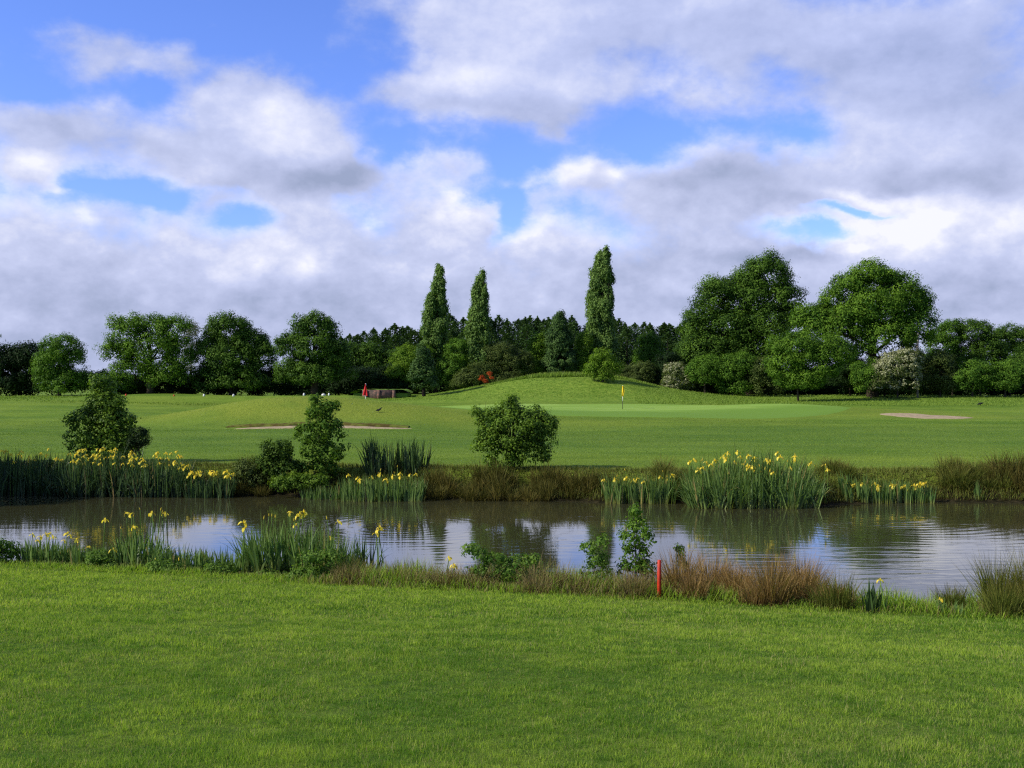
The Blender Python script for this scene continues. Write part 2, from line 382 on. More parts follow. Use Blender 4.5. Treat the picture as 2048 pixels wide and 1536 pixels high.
# ------------------------------------------------------------------ trees
def crown_blobs(blobs, leaf=.25, dens=1.0, rc=.9, m=70, flat=.75, droop=0., elong=1.0, upright=0., shell=.62, irr=.18, gaps=.22, jit=.13):
    """blobs: (x,y,z,rx,ry,rz) in local metres. Foliage as many small leaves grouped in clumps."""
    C = []; W = []; O = []
    for (x, y, z, rx, ry, rz) in blobs:
        area = 4*np.pi*((rx*ry)**1.6+(rx*rz)**1.6+(ry*rz)**1.6)**(1/1.6)/3**(1/1.6)
        n = max(6, int(dens*area/(rc*rc)*1.15))
        d = rdir(n); d[:, 2] = np.where(d[:, 2] < -.55, -d[:, 2]*.5, d[:, 2]); d = norm(d)
        r = shell+(1-shell)*rng.random(n)**.6
        r += np.where(rng.random(n) < .16, .2*rng.random(n), 0)
        K = rng.normal(size=(4, 3))*2.6; ph = rng.random(4)*6.28
        nz = np.sin(d@K.T+ph).sum(1)/2.2
        r *= 1+irr*nz
        if gaps > 0:
            K2 = rng.normal(size=(4, 3))*3.6; nz2 = np.sin(d@K2.T+rng.random(4)*6.28).sum(1)/2.2+rng.normal(0, .3, n)
            kp = nz2 > -1.25+gaps*1.6
            d, r = d[kp], r[kp]; n = len(d)
            if n == 0: continue
        c = np.array([x, y, z])+d*np.array([rx, ry, rz])*r[:, None]
        C.append(c); O.append(d); W.append(rc*(.55+.75*rng.random(n)))
    C = np.vstack(C); O = np.vstack(O); W = np.concatenate(W); n = len(C)
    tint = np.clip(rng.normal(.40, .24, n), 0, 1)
    mm = np.maximum(12, (m*(W/rc)**1.7).astype(int)); idx = np.repeat(np.arange(n), mm); N = len(idx)
    d = rdir(N); rad = (.35+.65*rng.random(N)**.5)
    off = d*rad[:, None]*W[idx][:, None]*np.array([1, 1, flat*elong])
    c = C[idx]+off+rng.normal(0, jit, (N, 3))*W[idx][:, None]
    nrm = norm(d*1.0+O[idx]*.6+rdir(N)*.48+np.array([0, 0, .35]))
    ax = rdir(N)+np.array([0, 0, upright-droop]); ax = ax-nrm*np.sum(ax*nrm, 1, keepdims=True)
    L = leaf*(.7+.6*rng.random(N))
    V, Q = leaf_quads(c, ax, nrm, L, L*.62)
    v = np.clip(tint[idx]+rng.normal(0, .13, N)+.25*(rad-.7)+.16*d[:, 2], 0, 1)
    return V, Q, np.repeat(v, 4)
def branch_pts(a, b, bend=.15, n=5):
    a = np.array(a, float); b = np.array(b, float); L = np.linalg.norm(b-a)
    t = np.linspace(0, 1, n)[:, None]
    k = rng.normal(size=3)*bend*L; k[2] = abs(k[2])
    return a+(b-a)*t+k*(np.sin(t*np.pi)*.5)
def trunk_geo(h, r, blobs, nb=6, lean=0., twigs=0, first=.35):
    g = Geo(); top = np.array([lean, 0, h])
    P = branch_pts((0, 0, -.3), top, .03, 7); g.tube(P, np.linspace(r*1.15, r*.25, 7), 8)
    for i in range(nb):
        bl = blobs[i % len(blobs)]
        t = first+(.9-first)*rng.random(); a = P[0]+(P[-1]-P[0])*t
        tgt = np.array(bl[:3])+rdir(1)[0]*np.array(bl[3:])*.75
        B = branch_pts(a, tgt, .12, 6); rb = r*(.5-.3*t)
        g.tube(B, np.linspace(rb, rb*.15, 6), 5)
        for k in range(2+twigs):
            s = B[rng.integers(2, 5)]; e = s+rdir(1)[0]*np.array(bl[3:]).mean()*.6+np.array([0, 0, .2])
            g.tube(branch_pts(s, e, .15, 4), np.linspace(rb*.4, rb*.06, 4), 4)
    return g
ZOOM = {}
def tree(name, label, cat, px, d, blobs, mat, group=None, leaf=.25, dens=1., rc=.9, m=70, trunk=.25, trunk_h=None, nb=6, bark='bark', depth=.85, dz=0, extra=None, gy=None, **kw):
    """px: pixel column of the stem; blobs (px,py,rx,ry[,dy]) are measured on the frontal plane at distance d"""
    if d > 100 and mat != 'poplar': leaf *= .80; rc *= .78; m *= 1.0
    X = PX(px, d); gz = Hs(X, d); s = d/F
    root = empty(name, (X, d, gz), label, cat, group)
    B = []
    for b in blobs:
        bx, by, rx, ry = b[:4]; dy = b[4] if len(b) > 4 else 0
        B.append((PX(bx, d)-X, dy, PZ(by, d)-gz, rx*s, max(.3, (rx*.6+ry*.4)*s*depth), ry*s))
    V, Q, v = crown_blobs(B, leaf, dens, rc, m, **kw)
    mesh_np('crown', V, Q, M[mat], root, {'v': v, 'h': np.full(len(V), .6)})
    th = trunk_h if trunk_h else max(b[2] for b in B)*.85
    trunk_geo(th, trunk, B, nb).build('trunk', M[bark], root, True)
    if extra:
        ename, emat, edens, eleaf, em = extra
        V, Q, v = crown_blobs([(a, b_, c, p*1.04, q*1.04, r*1.04) for (a, b_, c, p, q, r) in B], eleaf, edens, rc*.5, em, shell=.95)
        mesh_np(ename, V, Q, M[emat], root, {'v': v, 'h': np.full(len(V), .6)})
    return root
def conifer_mesh(h, R, n, seed, leaf=.42):
    r = np.random.default_rng(seed)
    t = r.random(n)**1.15; az = r.random(n)*2*np.pi
    Rt = R*(1-t)**(.45+.25*r.random(n))*(.45+.55*r.random(n)**.4)*(1+.28*np.sin(az*3+seed+t*5)+.22*np.sin(t*26+az*2+seed))
    c = np.stack([Rt*np.cos(az), Rt*np.sin(az), .6+t*(h-.6)], 1)
    out = np.stack([np.cos(az), np.sin(az), .25+.9*t], 1)
    ax = norm(out+r.normal(size=(n, 3))*.4); nr = norm(np.stack([np.cos(az), np.sin(az), np.full(n, .6)], 1)+r.normal(size=(n, 3))*.6)
    L = leaf*(.6+.8*r.random(n))*(1-.35*t)
    V, Q = leaf_quads(c, ax, nr, L, L*.42)
    v = np.clip(.4+.3*np.sin(az*5+t*23)*.6+r.normal(0, .15, n), 0, 1)
    # leader
    k = 40; tt = r.random(k); c2 = np.stack([r.normal(0, .06, k), r.normal(0, .06, k), h-.5+tt*.8], 1)
    V2, Q2 = leaf_quads(c2, norm(r.normal(size=(k, 3))*.5+np.array([0, 0, .9])), norm(r.normal(size=(k, 3))), np.full(k, .34), np.full(k, .16))
    return np.vstack([V, V2]), np.vstack([Q, Q2+len(V)]), np.repeat(np.concatenate([v, np.full(k, .5)]), 4)

exec_order = []
# ================================================================== SETTING
make_ground(); make_water()
gm = green_mat('putting_turf', (.210, .350, .048), (.290, .430, .080), (.170, .310, .036), 1)
tag(sheet('putting_green', 5.2, 86, 21.5, 12.0, gm, .035, 30, 160, .07, 2), kind='structure')
tm = green_mat('tee_turf', (.125, .235, .028), (.190, .300, .042), (.110, .210, .026))
sand = simple('sand', (.46, .36, .22), (.32, .25, .15), 3, .95, .05, .3)
tag(sheet('left_bunker', -12.2, 66.3, 5.0, .75, sand, .03, 10, 90, .16, 1), kind='structure')
tag(sheet('right_bunker', 30.9, 78.2, 3.0, 2.2, sand, .03, 10, 90, .20, 3.4, .1), kind='structure')

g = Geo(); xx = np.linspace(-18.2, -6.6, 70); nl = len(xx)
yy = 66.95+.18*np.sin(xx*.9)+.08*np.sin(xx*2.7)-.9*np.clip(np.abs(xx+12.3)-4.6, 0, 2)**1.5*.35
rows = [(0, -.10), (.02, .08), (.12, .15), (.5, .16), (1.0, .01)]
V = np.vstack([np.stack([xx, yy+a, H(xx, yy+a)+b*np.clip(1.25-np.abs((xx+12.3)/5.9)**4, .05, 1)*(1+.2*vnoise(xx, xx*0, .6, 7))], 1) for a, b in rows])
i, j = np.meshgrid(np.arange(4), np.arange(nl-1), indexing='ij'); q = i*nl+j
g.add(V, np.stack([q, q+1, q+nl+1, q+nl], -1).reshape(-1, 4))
tag(g.build('bunker_lip', simple('shade_toned_lip_turf', (.140, .165, .028), (.085, .065, .020), 2.5, .95, .05, .5), None, True), kind='structure')  # turf lip; its dark brown tone stands for shade on the face
# ================================================================== TREES
# left hand side
tree('dark_tree', 'low dark rounded tree at the far left behind the fairway', 'tree', 40, 124, [(20, 745, 55, 48), (60, 725, 48, 38), (5, 775, 60, 35), (95, 765, 50, 36)], 'darkgreen', leaf=.28, rc=.9, m=60, dens=1.1)
tree('broadleaf_tree', 'small feathery tree leaning right beside the low dark tree on the left', 'tree', 118, 118, [(125, 700, 38, 34), (150, 715, 22, 20), (105, 735, 42, 36), (125, 765, 50, 30)], 'broad', leaf=.22, rc=.7, m=55, dens=.85, group='broadleaf trees beyond the fairway')
tree('hedge_shrub', 'low hedge shrub under the sky gap left of the spreading tree', 'shrub', 190, 120, [(170, 765, 28, 24), (205, 765, 32, 22), (240, 770, 30, 22)], 'broad', leaf=.2, rc=.6, m=55, trunk=.08)
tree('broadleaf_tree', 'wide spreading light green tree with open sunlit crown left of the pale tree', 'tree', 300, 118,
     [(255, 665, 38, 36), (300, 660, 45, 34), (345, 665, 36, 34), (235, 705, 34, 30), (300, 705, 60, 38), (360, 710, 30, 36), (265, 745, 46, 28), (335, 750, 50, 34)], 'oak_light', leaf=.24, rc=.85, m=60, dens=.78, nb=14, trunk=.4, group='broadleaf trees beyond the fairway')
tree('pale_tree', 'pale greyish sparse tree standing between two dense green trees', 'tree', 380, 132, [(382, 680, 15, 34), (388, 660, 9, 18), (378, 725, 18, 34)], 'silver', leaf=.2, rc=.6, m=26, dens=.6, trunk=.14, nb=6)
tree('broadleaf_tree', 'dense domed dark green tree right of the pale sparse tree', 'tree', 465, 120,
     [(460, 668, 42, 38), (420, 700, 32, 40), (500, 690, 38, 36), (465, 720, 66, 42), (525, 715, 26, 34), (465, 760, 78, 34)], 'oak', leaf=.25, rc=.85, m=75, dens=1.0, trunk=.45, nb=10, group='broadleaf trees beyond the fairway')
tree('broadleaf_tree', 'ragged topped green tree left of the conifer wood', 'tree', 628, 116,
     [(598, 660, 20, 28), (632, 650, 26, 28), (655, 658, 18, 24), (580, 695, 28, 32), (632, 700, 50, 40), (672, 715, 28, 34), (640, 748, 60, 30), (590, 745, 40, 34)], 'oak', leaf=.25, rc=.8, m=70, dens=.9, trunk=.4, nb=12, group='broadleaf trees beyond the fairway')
# dark undergrowth below the left trees, shrub by shrub
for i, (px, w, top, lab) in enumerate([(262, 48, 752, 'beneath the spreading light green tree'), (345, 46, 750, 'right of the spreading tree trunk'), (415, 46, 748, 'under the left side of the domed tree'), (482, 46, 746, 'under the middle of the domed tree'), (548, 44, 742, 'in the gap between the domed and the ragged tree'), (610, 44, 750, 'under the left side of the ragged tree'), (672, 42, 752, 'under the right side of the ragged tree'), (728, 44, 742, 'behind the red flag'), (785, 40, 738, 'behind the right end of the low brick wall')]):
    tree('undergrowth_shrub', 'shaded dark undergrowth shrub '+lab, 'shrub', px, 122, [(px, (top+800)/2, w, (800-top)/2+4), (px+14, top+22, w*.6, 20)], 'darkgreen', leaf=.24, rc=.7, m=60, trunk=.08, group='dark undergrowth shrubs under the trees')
for i, (px, top, w, lab) in enumerate([(700, 688, 36, 'nearest the ragged topped tree'), (742, 690, 34, 'above the red flag'), (792, 700, 26, 'left of the yellow green bush')]):
    tree('undergrowth_tree', 'dull dark green tree below the conifer tops '+lab, 'tree', px, 133, [(px, top+22, w*.8, 26), (px-8, top+60, w, 40), (px+8, top+45, w*.8, 34)], 'oak', leaf=.24, rc=.75, m=60, group='dull trees in front of the conifers')

# conifer wood: copies of four proto trees
protos = []
for k in range(6):
    V, Q, v = conifer_mesh(12.0, (2.3, 3.0, 2.0, 2.7, 3.3, 2.5)[k], 4600, k+1)
    me_c = mesh_np('crown', V, Q, M['conifer'], None, {'v': v, 'h': np.full(len(V), .6)})
    g = Geo(); g.tube([(0, 0, -.3), (0, 0, 5), (0, 0, 11)], [.2, .12, .03], 7); tr = g.build('trunk', M['dark_bark'], None, True)
    protos.append((me_c.data, tr.data)); bpy.data.objects.remove(me_c); bpy.data.objects.remove(tr)
skyline = [(672, 662), (700, 656), (740, 652), (775, 645), (805, 640), (832, 648), (860, 635), (905, 622), (940, 626), (975, 622), (1010, 630), (1050, 626), (1085, 628), (1120, 622), (1160, 630), (1210, 630), (1260, 632), (1300, 636), (1345, 638), (1390, 640), (1440, 645), (1500, 650)]
sx_, sy_ = zip(*skyline)
conpos = []
px = 668
while px < 1500:
    d = 150+rng.random()*4; conpos.append((px, d, np.interp(px, sx_, sy_)+rng.uniform(-5, 9))); px += rng.uniform(11, 22)
px = 675
while px < 1400:
    d = 141+rng.random()*3; conpos.append((px, d, np.interp(px, sx_, sy_)+rng.uniform(12, 34))); px += rng.uniform(30, 46)
conpos.sort(key=lambda a: a[0])
for i, (px, d, py) in enumerate(conpos):
    X = PX(px, d); gz = Hs(X, d); h = (PZ(py, d)-gz)/12.6
    h *= .985
    r = empty('conifer_tree', (X, d, gz), 'dark narrow pointed conifer in the dense wood behind the poplars', 'conifer', 'conifers of the wood behind the green')
    w = rng.uniform(1.1, 1.6)
    r.scale = (w, w, h); r.rotation_euler = (rng.normal(0, .02), rng.normal(0, .03), rng.random()*6.28)
    cm, tm_ = protos[rng.integers(6)]
    for nm, me in (('crown', cm), ('trunk', tm_)):
        o = bpy.data.objects.new(nm, me); COL.objects.link(o); o.parent = r
# poplars
def poplar(label, px, d, prof, trunk=.22):
    bl = []; ys = [p[0] for p in prof]; hw = [p[1] for p in prof]; cx = [p[2] for p in prof]
    y = ys[0]+4
    while y < ys[-1]:
        w_ = np.interp(y, ys, hw)*.84; c_ = np.interp(y, ys, cx)
        for k in range(2 if w_ < 12 else 4):
            o = (-1)**k*rng.uniform(.1, .68)*w_; r_ = max(3.2, w_*rng.uniform(.36, .5))
            bl.append((c_+o, y+rng.uniform(-6, 6), max(3, min(r_, w_-abs(o)*.75+1)), rng.uniform(9, 20), rng.uniform(-.7, .7)*w_*d/F))
        y += 11
    return tree('poplar_tree', label, 'poplar', px, d, bl, 'poplar', 'columnar poplars behind the green', leaf=.24, jit=.3, rc=.26, m=14, dens=.8, trunk=trunk, upright=1.5, elong=2.4, shell=.35, nb=12, depth=1.0, irr=.16, gaps=.05)
poplar('tall columnar poplar with a slender pointed top, leftmost of the three', 871, 124, [(537, 4, 880), (560, 12, 878), (600, 22, 873), (650, 29, 870), (690, 28, 869), (730, 24, 869), (765, 12, 870)])
poplar('shortest poplar with a forked ragged top, in the middle of the three', 957, 122, [(556, 3, 966), (575, 13, 961), (592, 18, 960), (604, 19, 961), (640, 26, 957), (690, 25, 955), (735, 20, 957), (765, 12, 957)])
poplar('tallest poplar with a thick rounded top, behind the right side of the knoll', 1205, 126, [(504, 9, 1206), (525, 20, 1206), (555, 26, 1204), (575, 27, 1202), (610, 30, 1201), (650, 29, 1201), (690, 34, 1203), (730, 30, 1205)], .28)
# middle band of shrubs and small trees
G = 'mixed shrubs and small trees behind the green'
tree('bush', 'yellow green bush left of the dark leaning conifer', 'bush', 815, 121, [(815, 722, 30, 30), (800, 750, 28, 28), (838, 745, 30, 38), (850, 705, 16, 18)], 'yellowgreen', G, leaf=.2, rc=.62, m=50, dens=.85, trunk=.1)
tree('small_conifer', 'small dark conifer with bare leaning trunk left of the knoll', 'tree', 848, 110, [(846, 715, 13, 26), (846, 745, 25, 28), (850, 765, 24, 16)], 'conifer', G, leaf=.22, rc=.5, m=60, trunk=.2, bark='dark_bark')
tree('bush', 'bright green bush between the left and middle poplars', 'bush', 912, 122, [(915, 705, 24, 28), (905, 745, 30, 34), (925, 762, 26, 20)], 'broad', G, leaf=.2, rc=.6, m=55, trunk=.1)
tree('bush', 'olive rounded willow bush right of the middle poplar', 'bush', 1000, 122, [(1000, 715, 38, 30), (975, 745, 34, 30), (1030, 735, 32, 34), (1005, 762, 46, 24)], 'olive', G, leaf=.17, rc=.6, m=70, trunk=.15)
tree('bush', 'small olive bush at the foot of the middle poplar', 'bush', 945, 117, [(945, 755, 26, 22), (925, 765, 20, 16)], 'olive', G, leaf=.18, rc=.5, m=50, trunk=.08)
tree('red_leaved_sapling', 'tiny sapling with orange red leaves left of the knoll', 'sapling', 970, 113, [(964, 757, 6, 6), (979, 749, 5, 6), (971, 763, 6, 5), (984, 756, 4, 3)], 'red_leaf', leaf=.13, rc=.22, m=12, dens=.5, trunk=.03)
tree('broadleaf_tree', 'light yellow green tree left of the dark conifer above the knoll', 'tree', 1070, 124, [(1075, 690, 20, 24), (1062, 725, 26, 30), (1085, 735, 24, 30)], 'yellowgreen', G, leaf=.2, rc=.6, m=55, trunk=.15)
tree('dark_conifer', 'broad dark conifer above the crest of the knoll', 'conifer', 1120, 123, [(1118, 650, 12, 22), (1118, 685, 24, 30), (1120, 725, 33, 34)], 'conifer', G, leaf=.25, rc=.55, m=80, trunk=.2, bark='dark_bark', dens=1.2)
tree('broadleaf_tree', 'yellow green tree between the dark conifer and the tallest poplar', 'tree', 1165, 124, [(1168, 692, 16, 26), (1165, 730, 24, 28)], 'yellowgreen', G, leaf=.2, rc=.55, m=50, trunk=.12)
tree('young_tree', 'young feathery tree with thin trunk standing on the right slope of the knoll', 'tree', 1206, 110, [(1205, 722, 24, 24), (1190, 738, 22, 16), (1222, 738, 22, 18), (1205, 752, 26, 10)], 'yellowgreen', G, leaf=.18, rc=.5, m=44, dens=.75, trunk=.09, nb=9, upright=.8)
tree('bush', 'low brownish green bush right of the young tree on the knoll', 'bush', 1262, 120, [(1250, 748, 26, 20), (1285, 748, 26, 22), (1262, 765, 44, 16)], 'olive', G, leaf=.18, rc=.5, m=55, trunk=.08)
tree('broadleaf_tree', 'mid green small tree with pointed top right of the tallest poplar', 'tree', 1300, 130, [(1300, 690, 20, 28), (1302, 725, 28, 34), (1315, 755, 34, 30)], 'broad', G, leaf=.2, rc=.65, m=60, trunk=.15)
tree('undergrowth_shrub', 'dark shaded shrub left of the small blossoming hawthorn', 'shrub', 1320, 121, [(1315, 765, 28, 26), (1340, 740, 26, 34)], 'darkgreen', leaf=.22, rc=.6, m=60, group='dark undergrowth shrubs under the trees')
tree('hawthorn', 'small hawthorn with white blossom at the left foot of the great oaks', 'shrub', 1352, 116, [(1350, 748, 22, 20), (1348, 770, 26, 18), (1370, 760, 18, 22)], 'olive', leaf=.18, rc=.5, m=55, trunk=.1, extra=('blossom', 'blossom', .45, .14, 8), group='flowering hawthorns in the hedge')
# the two big oaks
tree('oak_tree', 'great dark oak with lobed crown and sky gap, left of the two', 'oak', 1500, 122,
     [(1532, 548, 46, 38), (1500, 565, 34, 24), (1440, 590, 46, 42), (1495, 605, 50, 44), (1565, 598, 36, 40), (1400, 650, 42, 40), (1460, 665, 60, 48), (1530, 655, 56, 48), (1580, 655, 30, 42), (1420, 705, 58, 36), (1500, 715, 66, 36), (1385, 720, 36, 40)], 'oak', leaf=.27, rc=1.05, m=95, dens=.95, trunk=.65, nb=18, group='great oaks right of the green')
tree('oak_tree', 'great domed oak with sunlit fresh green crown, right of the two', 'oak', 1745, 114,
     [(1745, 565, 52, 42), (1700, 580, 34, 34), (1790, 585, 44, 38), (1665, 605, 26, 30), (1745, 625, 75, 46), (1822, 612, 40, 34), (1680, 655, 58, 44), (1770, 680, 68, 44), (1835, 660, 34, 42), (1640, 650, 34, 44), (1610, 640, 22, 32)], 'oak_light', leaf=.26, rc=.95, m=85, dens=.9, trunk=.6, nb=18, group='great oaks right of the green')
G2 = 'hedge shrubs at the foot of the oaks'
for px, d, bl, mt, lab in [
    (1410, 115, [(1405, 750, 34, 34), (1425, 735, 30, 24)], 'broad', 'rounded mid green hedge bush right of the small hawthorn'),
    (1465, 115, [(1462, 745, 36, 32), (1485, 730, 30, 24), (1470, 775, 40, 18)], 'broad', 'broad hedge bush below the dark left oak'),
    (1525, 115, [(1522, 750, 34, 34), (1535, 775, 34, 20)], 'olive', 'dull olive hedge bush left of the staked young tree'),
    (1742, 111.5, [(1742, 762, 30, 34), (1728, 742, 24, 26)], 'broad', 'leafy bush in front of the trunk of the right great oak'),
    (1700, 116, [(1690, 755, 40, 34), (1720, 765, 36, 28)], 'darkgreen', 'deeply shaded bush right of the staked young tree'),
    (1770, 116, [(1725, 735, 40, 32), (1750, 770, 30, 24)], 'olive', 'brownish bush left of the large blossoming hawthorn'),
    (1880, 114, [(1875, 740, 38, 42), (1900, 765, 40, 28)], 'olive', 'olive bush right of the large hawthorn'),
    (1905, 122, [(1900, 668, 30, 30), (1885, 700, 34, 34)], 'broad', 'tall ragged bush right of the wooden pole'),
    (1960, 122, [(1950, 668, 34, 28), (1975, 700, 40, 34), (1940, 720, 40, 34)], 'oak', 'dark tree with rounded top in the hedge at the right'),
    (2020, 124, [(2020, 678, 40, 26), (2060, 680, 40, 28), (2025, 715, 50, 36)], 'oak', 'dark tree at the right edge of the view'),
    (1945, 113, [(1930, 765, 34, 26), (1955, 750, 36, 28)], 'broad', 'leafy bramble bush in front of the dark hedge'),
    (2010, 113, [(2005, 765, 40, 26), (2030, 750, 40, 28)], 'broad', 'leafy bush at the right edge in front of the hedge'),
    (2085, 115, [(2075, 735, 50, 50), (2120, 720, 50, 50)], 'oak', 'dense bush just beyond the right edge bush')]:
    tree('hedge_bush', lab, 'bush', px, d, bl, mt, G2, leaf=.2, rc=.65, m=60, trunk=.12, dens=.95)
tree('staked_young_tree', 'fresh green round young tree with pale bare trunk in front of the oaks', 'tree', 1597, 106, [(1598, 700, 48, 40), (1568, 735, 38, 36), (1632, 730, 52, 46), (1668, 705, 40, 36), (1600, 762, 48, 22), (1560, 690, 22, 20)], 'oak_light', leaf=.2, rc=.62, m=60, trunk=.10, trunk_h=4, nb=9)
tree('hawthorn', 'large hawthorn covered in cream white blossom near the wooden pole', 'shrub', 1795, 111, [(1795, 735, 34, 34), (1815, 760, 26, 26), (1770, 760, 32, 30), (1822, 725, 20, 24)], 'olive', leaf=.17, rc=.5, m=60, trunk=.1, extra=('blossom', 'blossom', .6, .15, 8), group='flowering hawthorns in the hedge')
g = Geo(); g.tube([(0, 0, -.2), (0, 0, 3.4), (0.03, 0, 6.6)], [.13, .12, .11], 8)
po = g.build('wooden_pole', simple('weathered_wood', (.36, .30, .24), (.25, .2, .16), 5, .9, .1, .3, (2, 2, .3)), None, True)
po.location = (PX(1835, 112), 112, Hs(PX(1835, 112), 112)); po.scale.z = (PZ(665, 112)-po.location.z)/6.6
tag(po, 'bare weathered wooden pole rising out of the hedge beside the right oak', 'pole')
# deep shaded shrubs closing the hedge behind
for px, top, lab in [(1375, 745, 'behind the rounded bush right of the small hawthorn'), (1425, 735, 'behind the broad hedge bush'), (1480, 735, 'behind the dull olive bush'), (1540, 735, 'left behind the staked young tree'), (1600, 735, 'straight behind the staked young tree'), (1655, 730, 'right behind the staked young tree'), (1715, 735, 'under the right great oak trunk'), (1775, 730, 'behind the large hawthorn'), (1835, 705, 'behind the foot of the wooden pole'), (1890, 715, 'behind the olive bush'), (1950, 715, 'behind the leafy bramble bush'), (2015, 715, 'behind the leafy bush at the right edge'), (2080, 715, 'just beyond the right edge')]:
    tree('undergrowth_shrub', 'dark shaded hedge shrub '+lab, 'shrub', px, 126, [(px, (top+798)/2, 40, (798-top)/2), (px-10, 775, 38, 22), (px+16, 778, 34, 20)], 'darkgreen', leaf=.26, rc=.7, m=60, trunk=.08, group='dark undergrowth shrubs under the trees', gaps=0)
# trees beyond, closing the gaps
for px, lab in [(-60, 'left of the view'), (-140, 'farther left of the view')]:
    tree('dark_tree', 'dark tree '+lab, 'tree', px, 124, [(px, 720, 50, 50), (px+20, 765, 60, 36)], 'darkgreen', leaf=.3, rc=1, m=50)

# weeds on top of the knoll
def bladeset(n, X, Y, L, W, lean, droop, segs=3, sink=.02, z=None, vbase=.5, vsd=.2, vn=None, face=None):
    Z = (H(X, Y) if z is None else z)-sink
    base = np.stack([X, Y, Z], 1); az = rng.random(n)*2*np.pi
    V, Q, h, nv = blades(base, L, W, az, lean, droop, segs, face)
    v = np.clip(vbase+rng.normal(0, vsd, n)+(0 if vn is None else vn), 0, 1)
    return V, Q, np.repeat(v, nv), h
n = 9000; X = rng.normal(5.6, 6.5, n); Y = 113.5+rng.random(n)*6
g = Geo(); V, Q, v, h = bladeset(n, X, Y, rng.uniform(.2, .75, n)*np.exp(-((X-6)/9)**2), .06, .2, .5); g.add(V, Q, v=v, h=h)
n = 15000; X = rng.uniform(-14, 26, n); Y = rng.uniform(104, 119, n)
V, Q, v, h = bladeset(n, X, Y, rng.uniform(.05, .18, n), .05, .4, .6, 2); g.add(V, Q, v=v, h=h)
tag(g.build('rough_grass', M['rough']), 'long pale rough grass and weeds growing over the knoll', 'grass', kind='stuff')
n = 52000; X = rng.uniform(-62, 66, n); Y = rng.uniform(97, 120, n)+1.5*vnoise(X, X*0, 3, 77); keep = (np.abs(X) > 12) & ~((X > -45) & (X < -13) & (Y > 101)); X, Y = X[keep], Y[keep]; n = len(X)
g = Geo(); V, Q, v, h = bladeset(n, X, Y, rng.uniform(.06, .26, n), .05, .4, .6, 2); g.add(V, Q, v=v, h=h)
tag(g.build('long_grass', M['rough']), 'strip of longer unmown grass along the foot of the far hedge', 'grass', kind='stuff')

# ================================================================== GOLF FURNITURE
white = simple('white_paint', (.78, .78, .74), (.66, .66, .62), 6, .5); blackp = simple('dark_pole_band', (.04, .05, .03), (.03, .03, .02), 6, .6)
redc = simple('red_cloth', (.62, .02, .03), (.42, .01, .02), 5, .8); yelc = simple('yellow_cloth', (.85, .62, .03), (.70, .48, .02), 5, .8)
redp = simple('red_paint', (.60, .045, .015), (.42, .03, .012), 9, .55); orangep = simple('orange_paint', (.65, .12, .02), (.5, .08, .02), 9, .6)
def flag(label, px, py, d, topy, mat, tri):
    X = PX(px, d); z = Hs(X, d); hgt = PZ(topy, d)-z
    r = empty('golf_flag', (X, d, z), label, 'flag', 'flagsticks on the green')
    r.rotation_euler.y = .012
    for k, (a, b, mt) in enumerate([(-.05, .34, 'b'), (.34, .66, 'w'), (.66, .74, 'b'), (.74, 1.0, 'w')]):
        g = Geo(); g.tube([(0, 0, hgt*a if a > 0 else -.05), (0, 0, hgt*(a+b)/2), (0, 0, hgt*b)], .032 if mt == 'w' else .022, 8)
        g.build('pole_band', white if mt == 'w' else blackp, r, True)
    g = Geo(); g.tube([(0, 0, 0.0), (0, 0, .015), (0, 0, .03)], [.07, .07, .06], 12); g.build('cup', blackp, r, True)
    # cloth: hanging, folded
    nu, nvv = 8, 10; V = []
    for i in range(nvv+1):
        for j in range(nu+1):
            u = j/nu; t = i/nvv
            if tri:
                w = .05+.38*t**.9; zz = hgt*1.01-t*1.0-u*.10
            else:
                w = .13+.05*math.sin(t*4); zz = hgt-t*.85-u*.06
            V.append((-.04+u*w-(.22*t if tri else 0.03), .05*math.sin(u*9+t*3)-.09, zz))
    V = np.array(V); i, j = np.meshgrid(np.arange(nvv), np.arange(nu), indexing='ij'); q = i*(nu+1)+j
    Q = np.stack([q, q+1, q+nu+2, q+nu+1], -1).reshape(-1, 4)
    mesh_np('flag_cloth', V, Q, mat, r, None, True)
flag('red flag hanging limp on its banded pole at the left of the green', 731, 815, 91, 767, redc, True)
flag('yellow flag hanging limp on its banded pole right of the centre bush', 1245, 825, 84, 771, yelc, False)

def stake(name, label, px, d, topy, mat, lean, w=.055):
    X = PX(px, d); z = Hs(X, d); h = PZ(topy, d)-z
    g = Geo(); g.tube([(0, 0, -.15), (lean*h*.5, 0, h*.5), (lean*h, 0, h*.985), (lean*h, 0, h)], [w/2, w/2, w/2, w*.36], 12)
    o = g.build(name, mat, None, True); o.location = (X, d, z)
    return tag(o, label, 'stake')
stake('marker_stake', 'bright red wooden hazard stake standing in the near bank grass', 1318, 13.95, 1120, redp, .012, .052)
stake('marker_stake', 'small orange red stake behind the pale irises on the far bank', 1829, 31.2, 942, orangep, 0, .07)

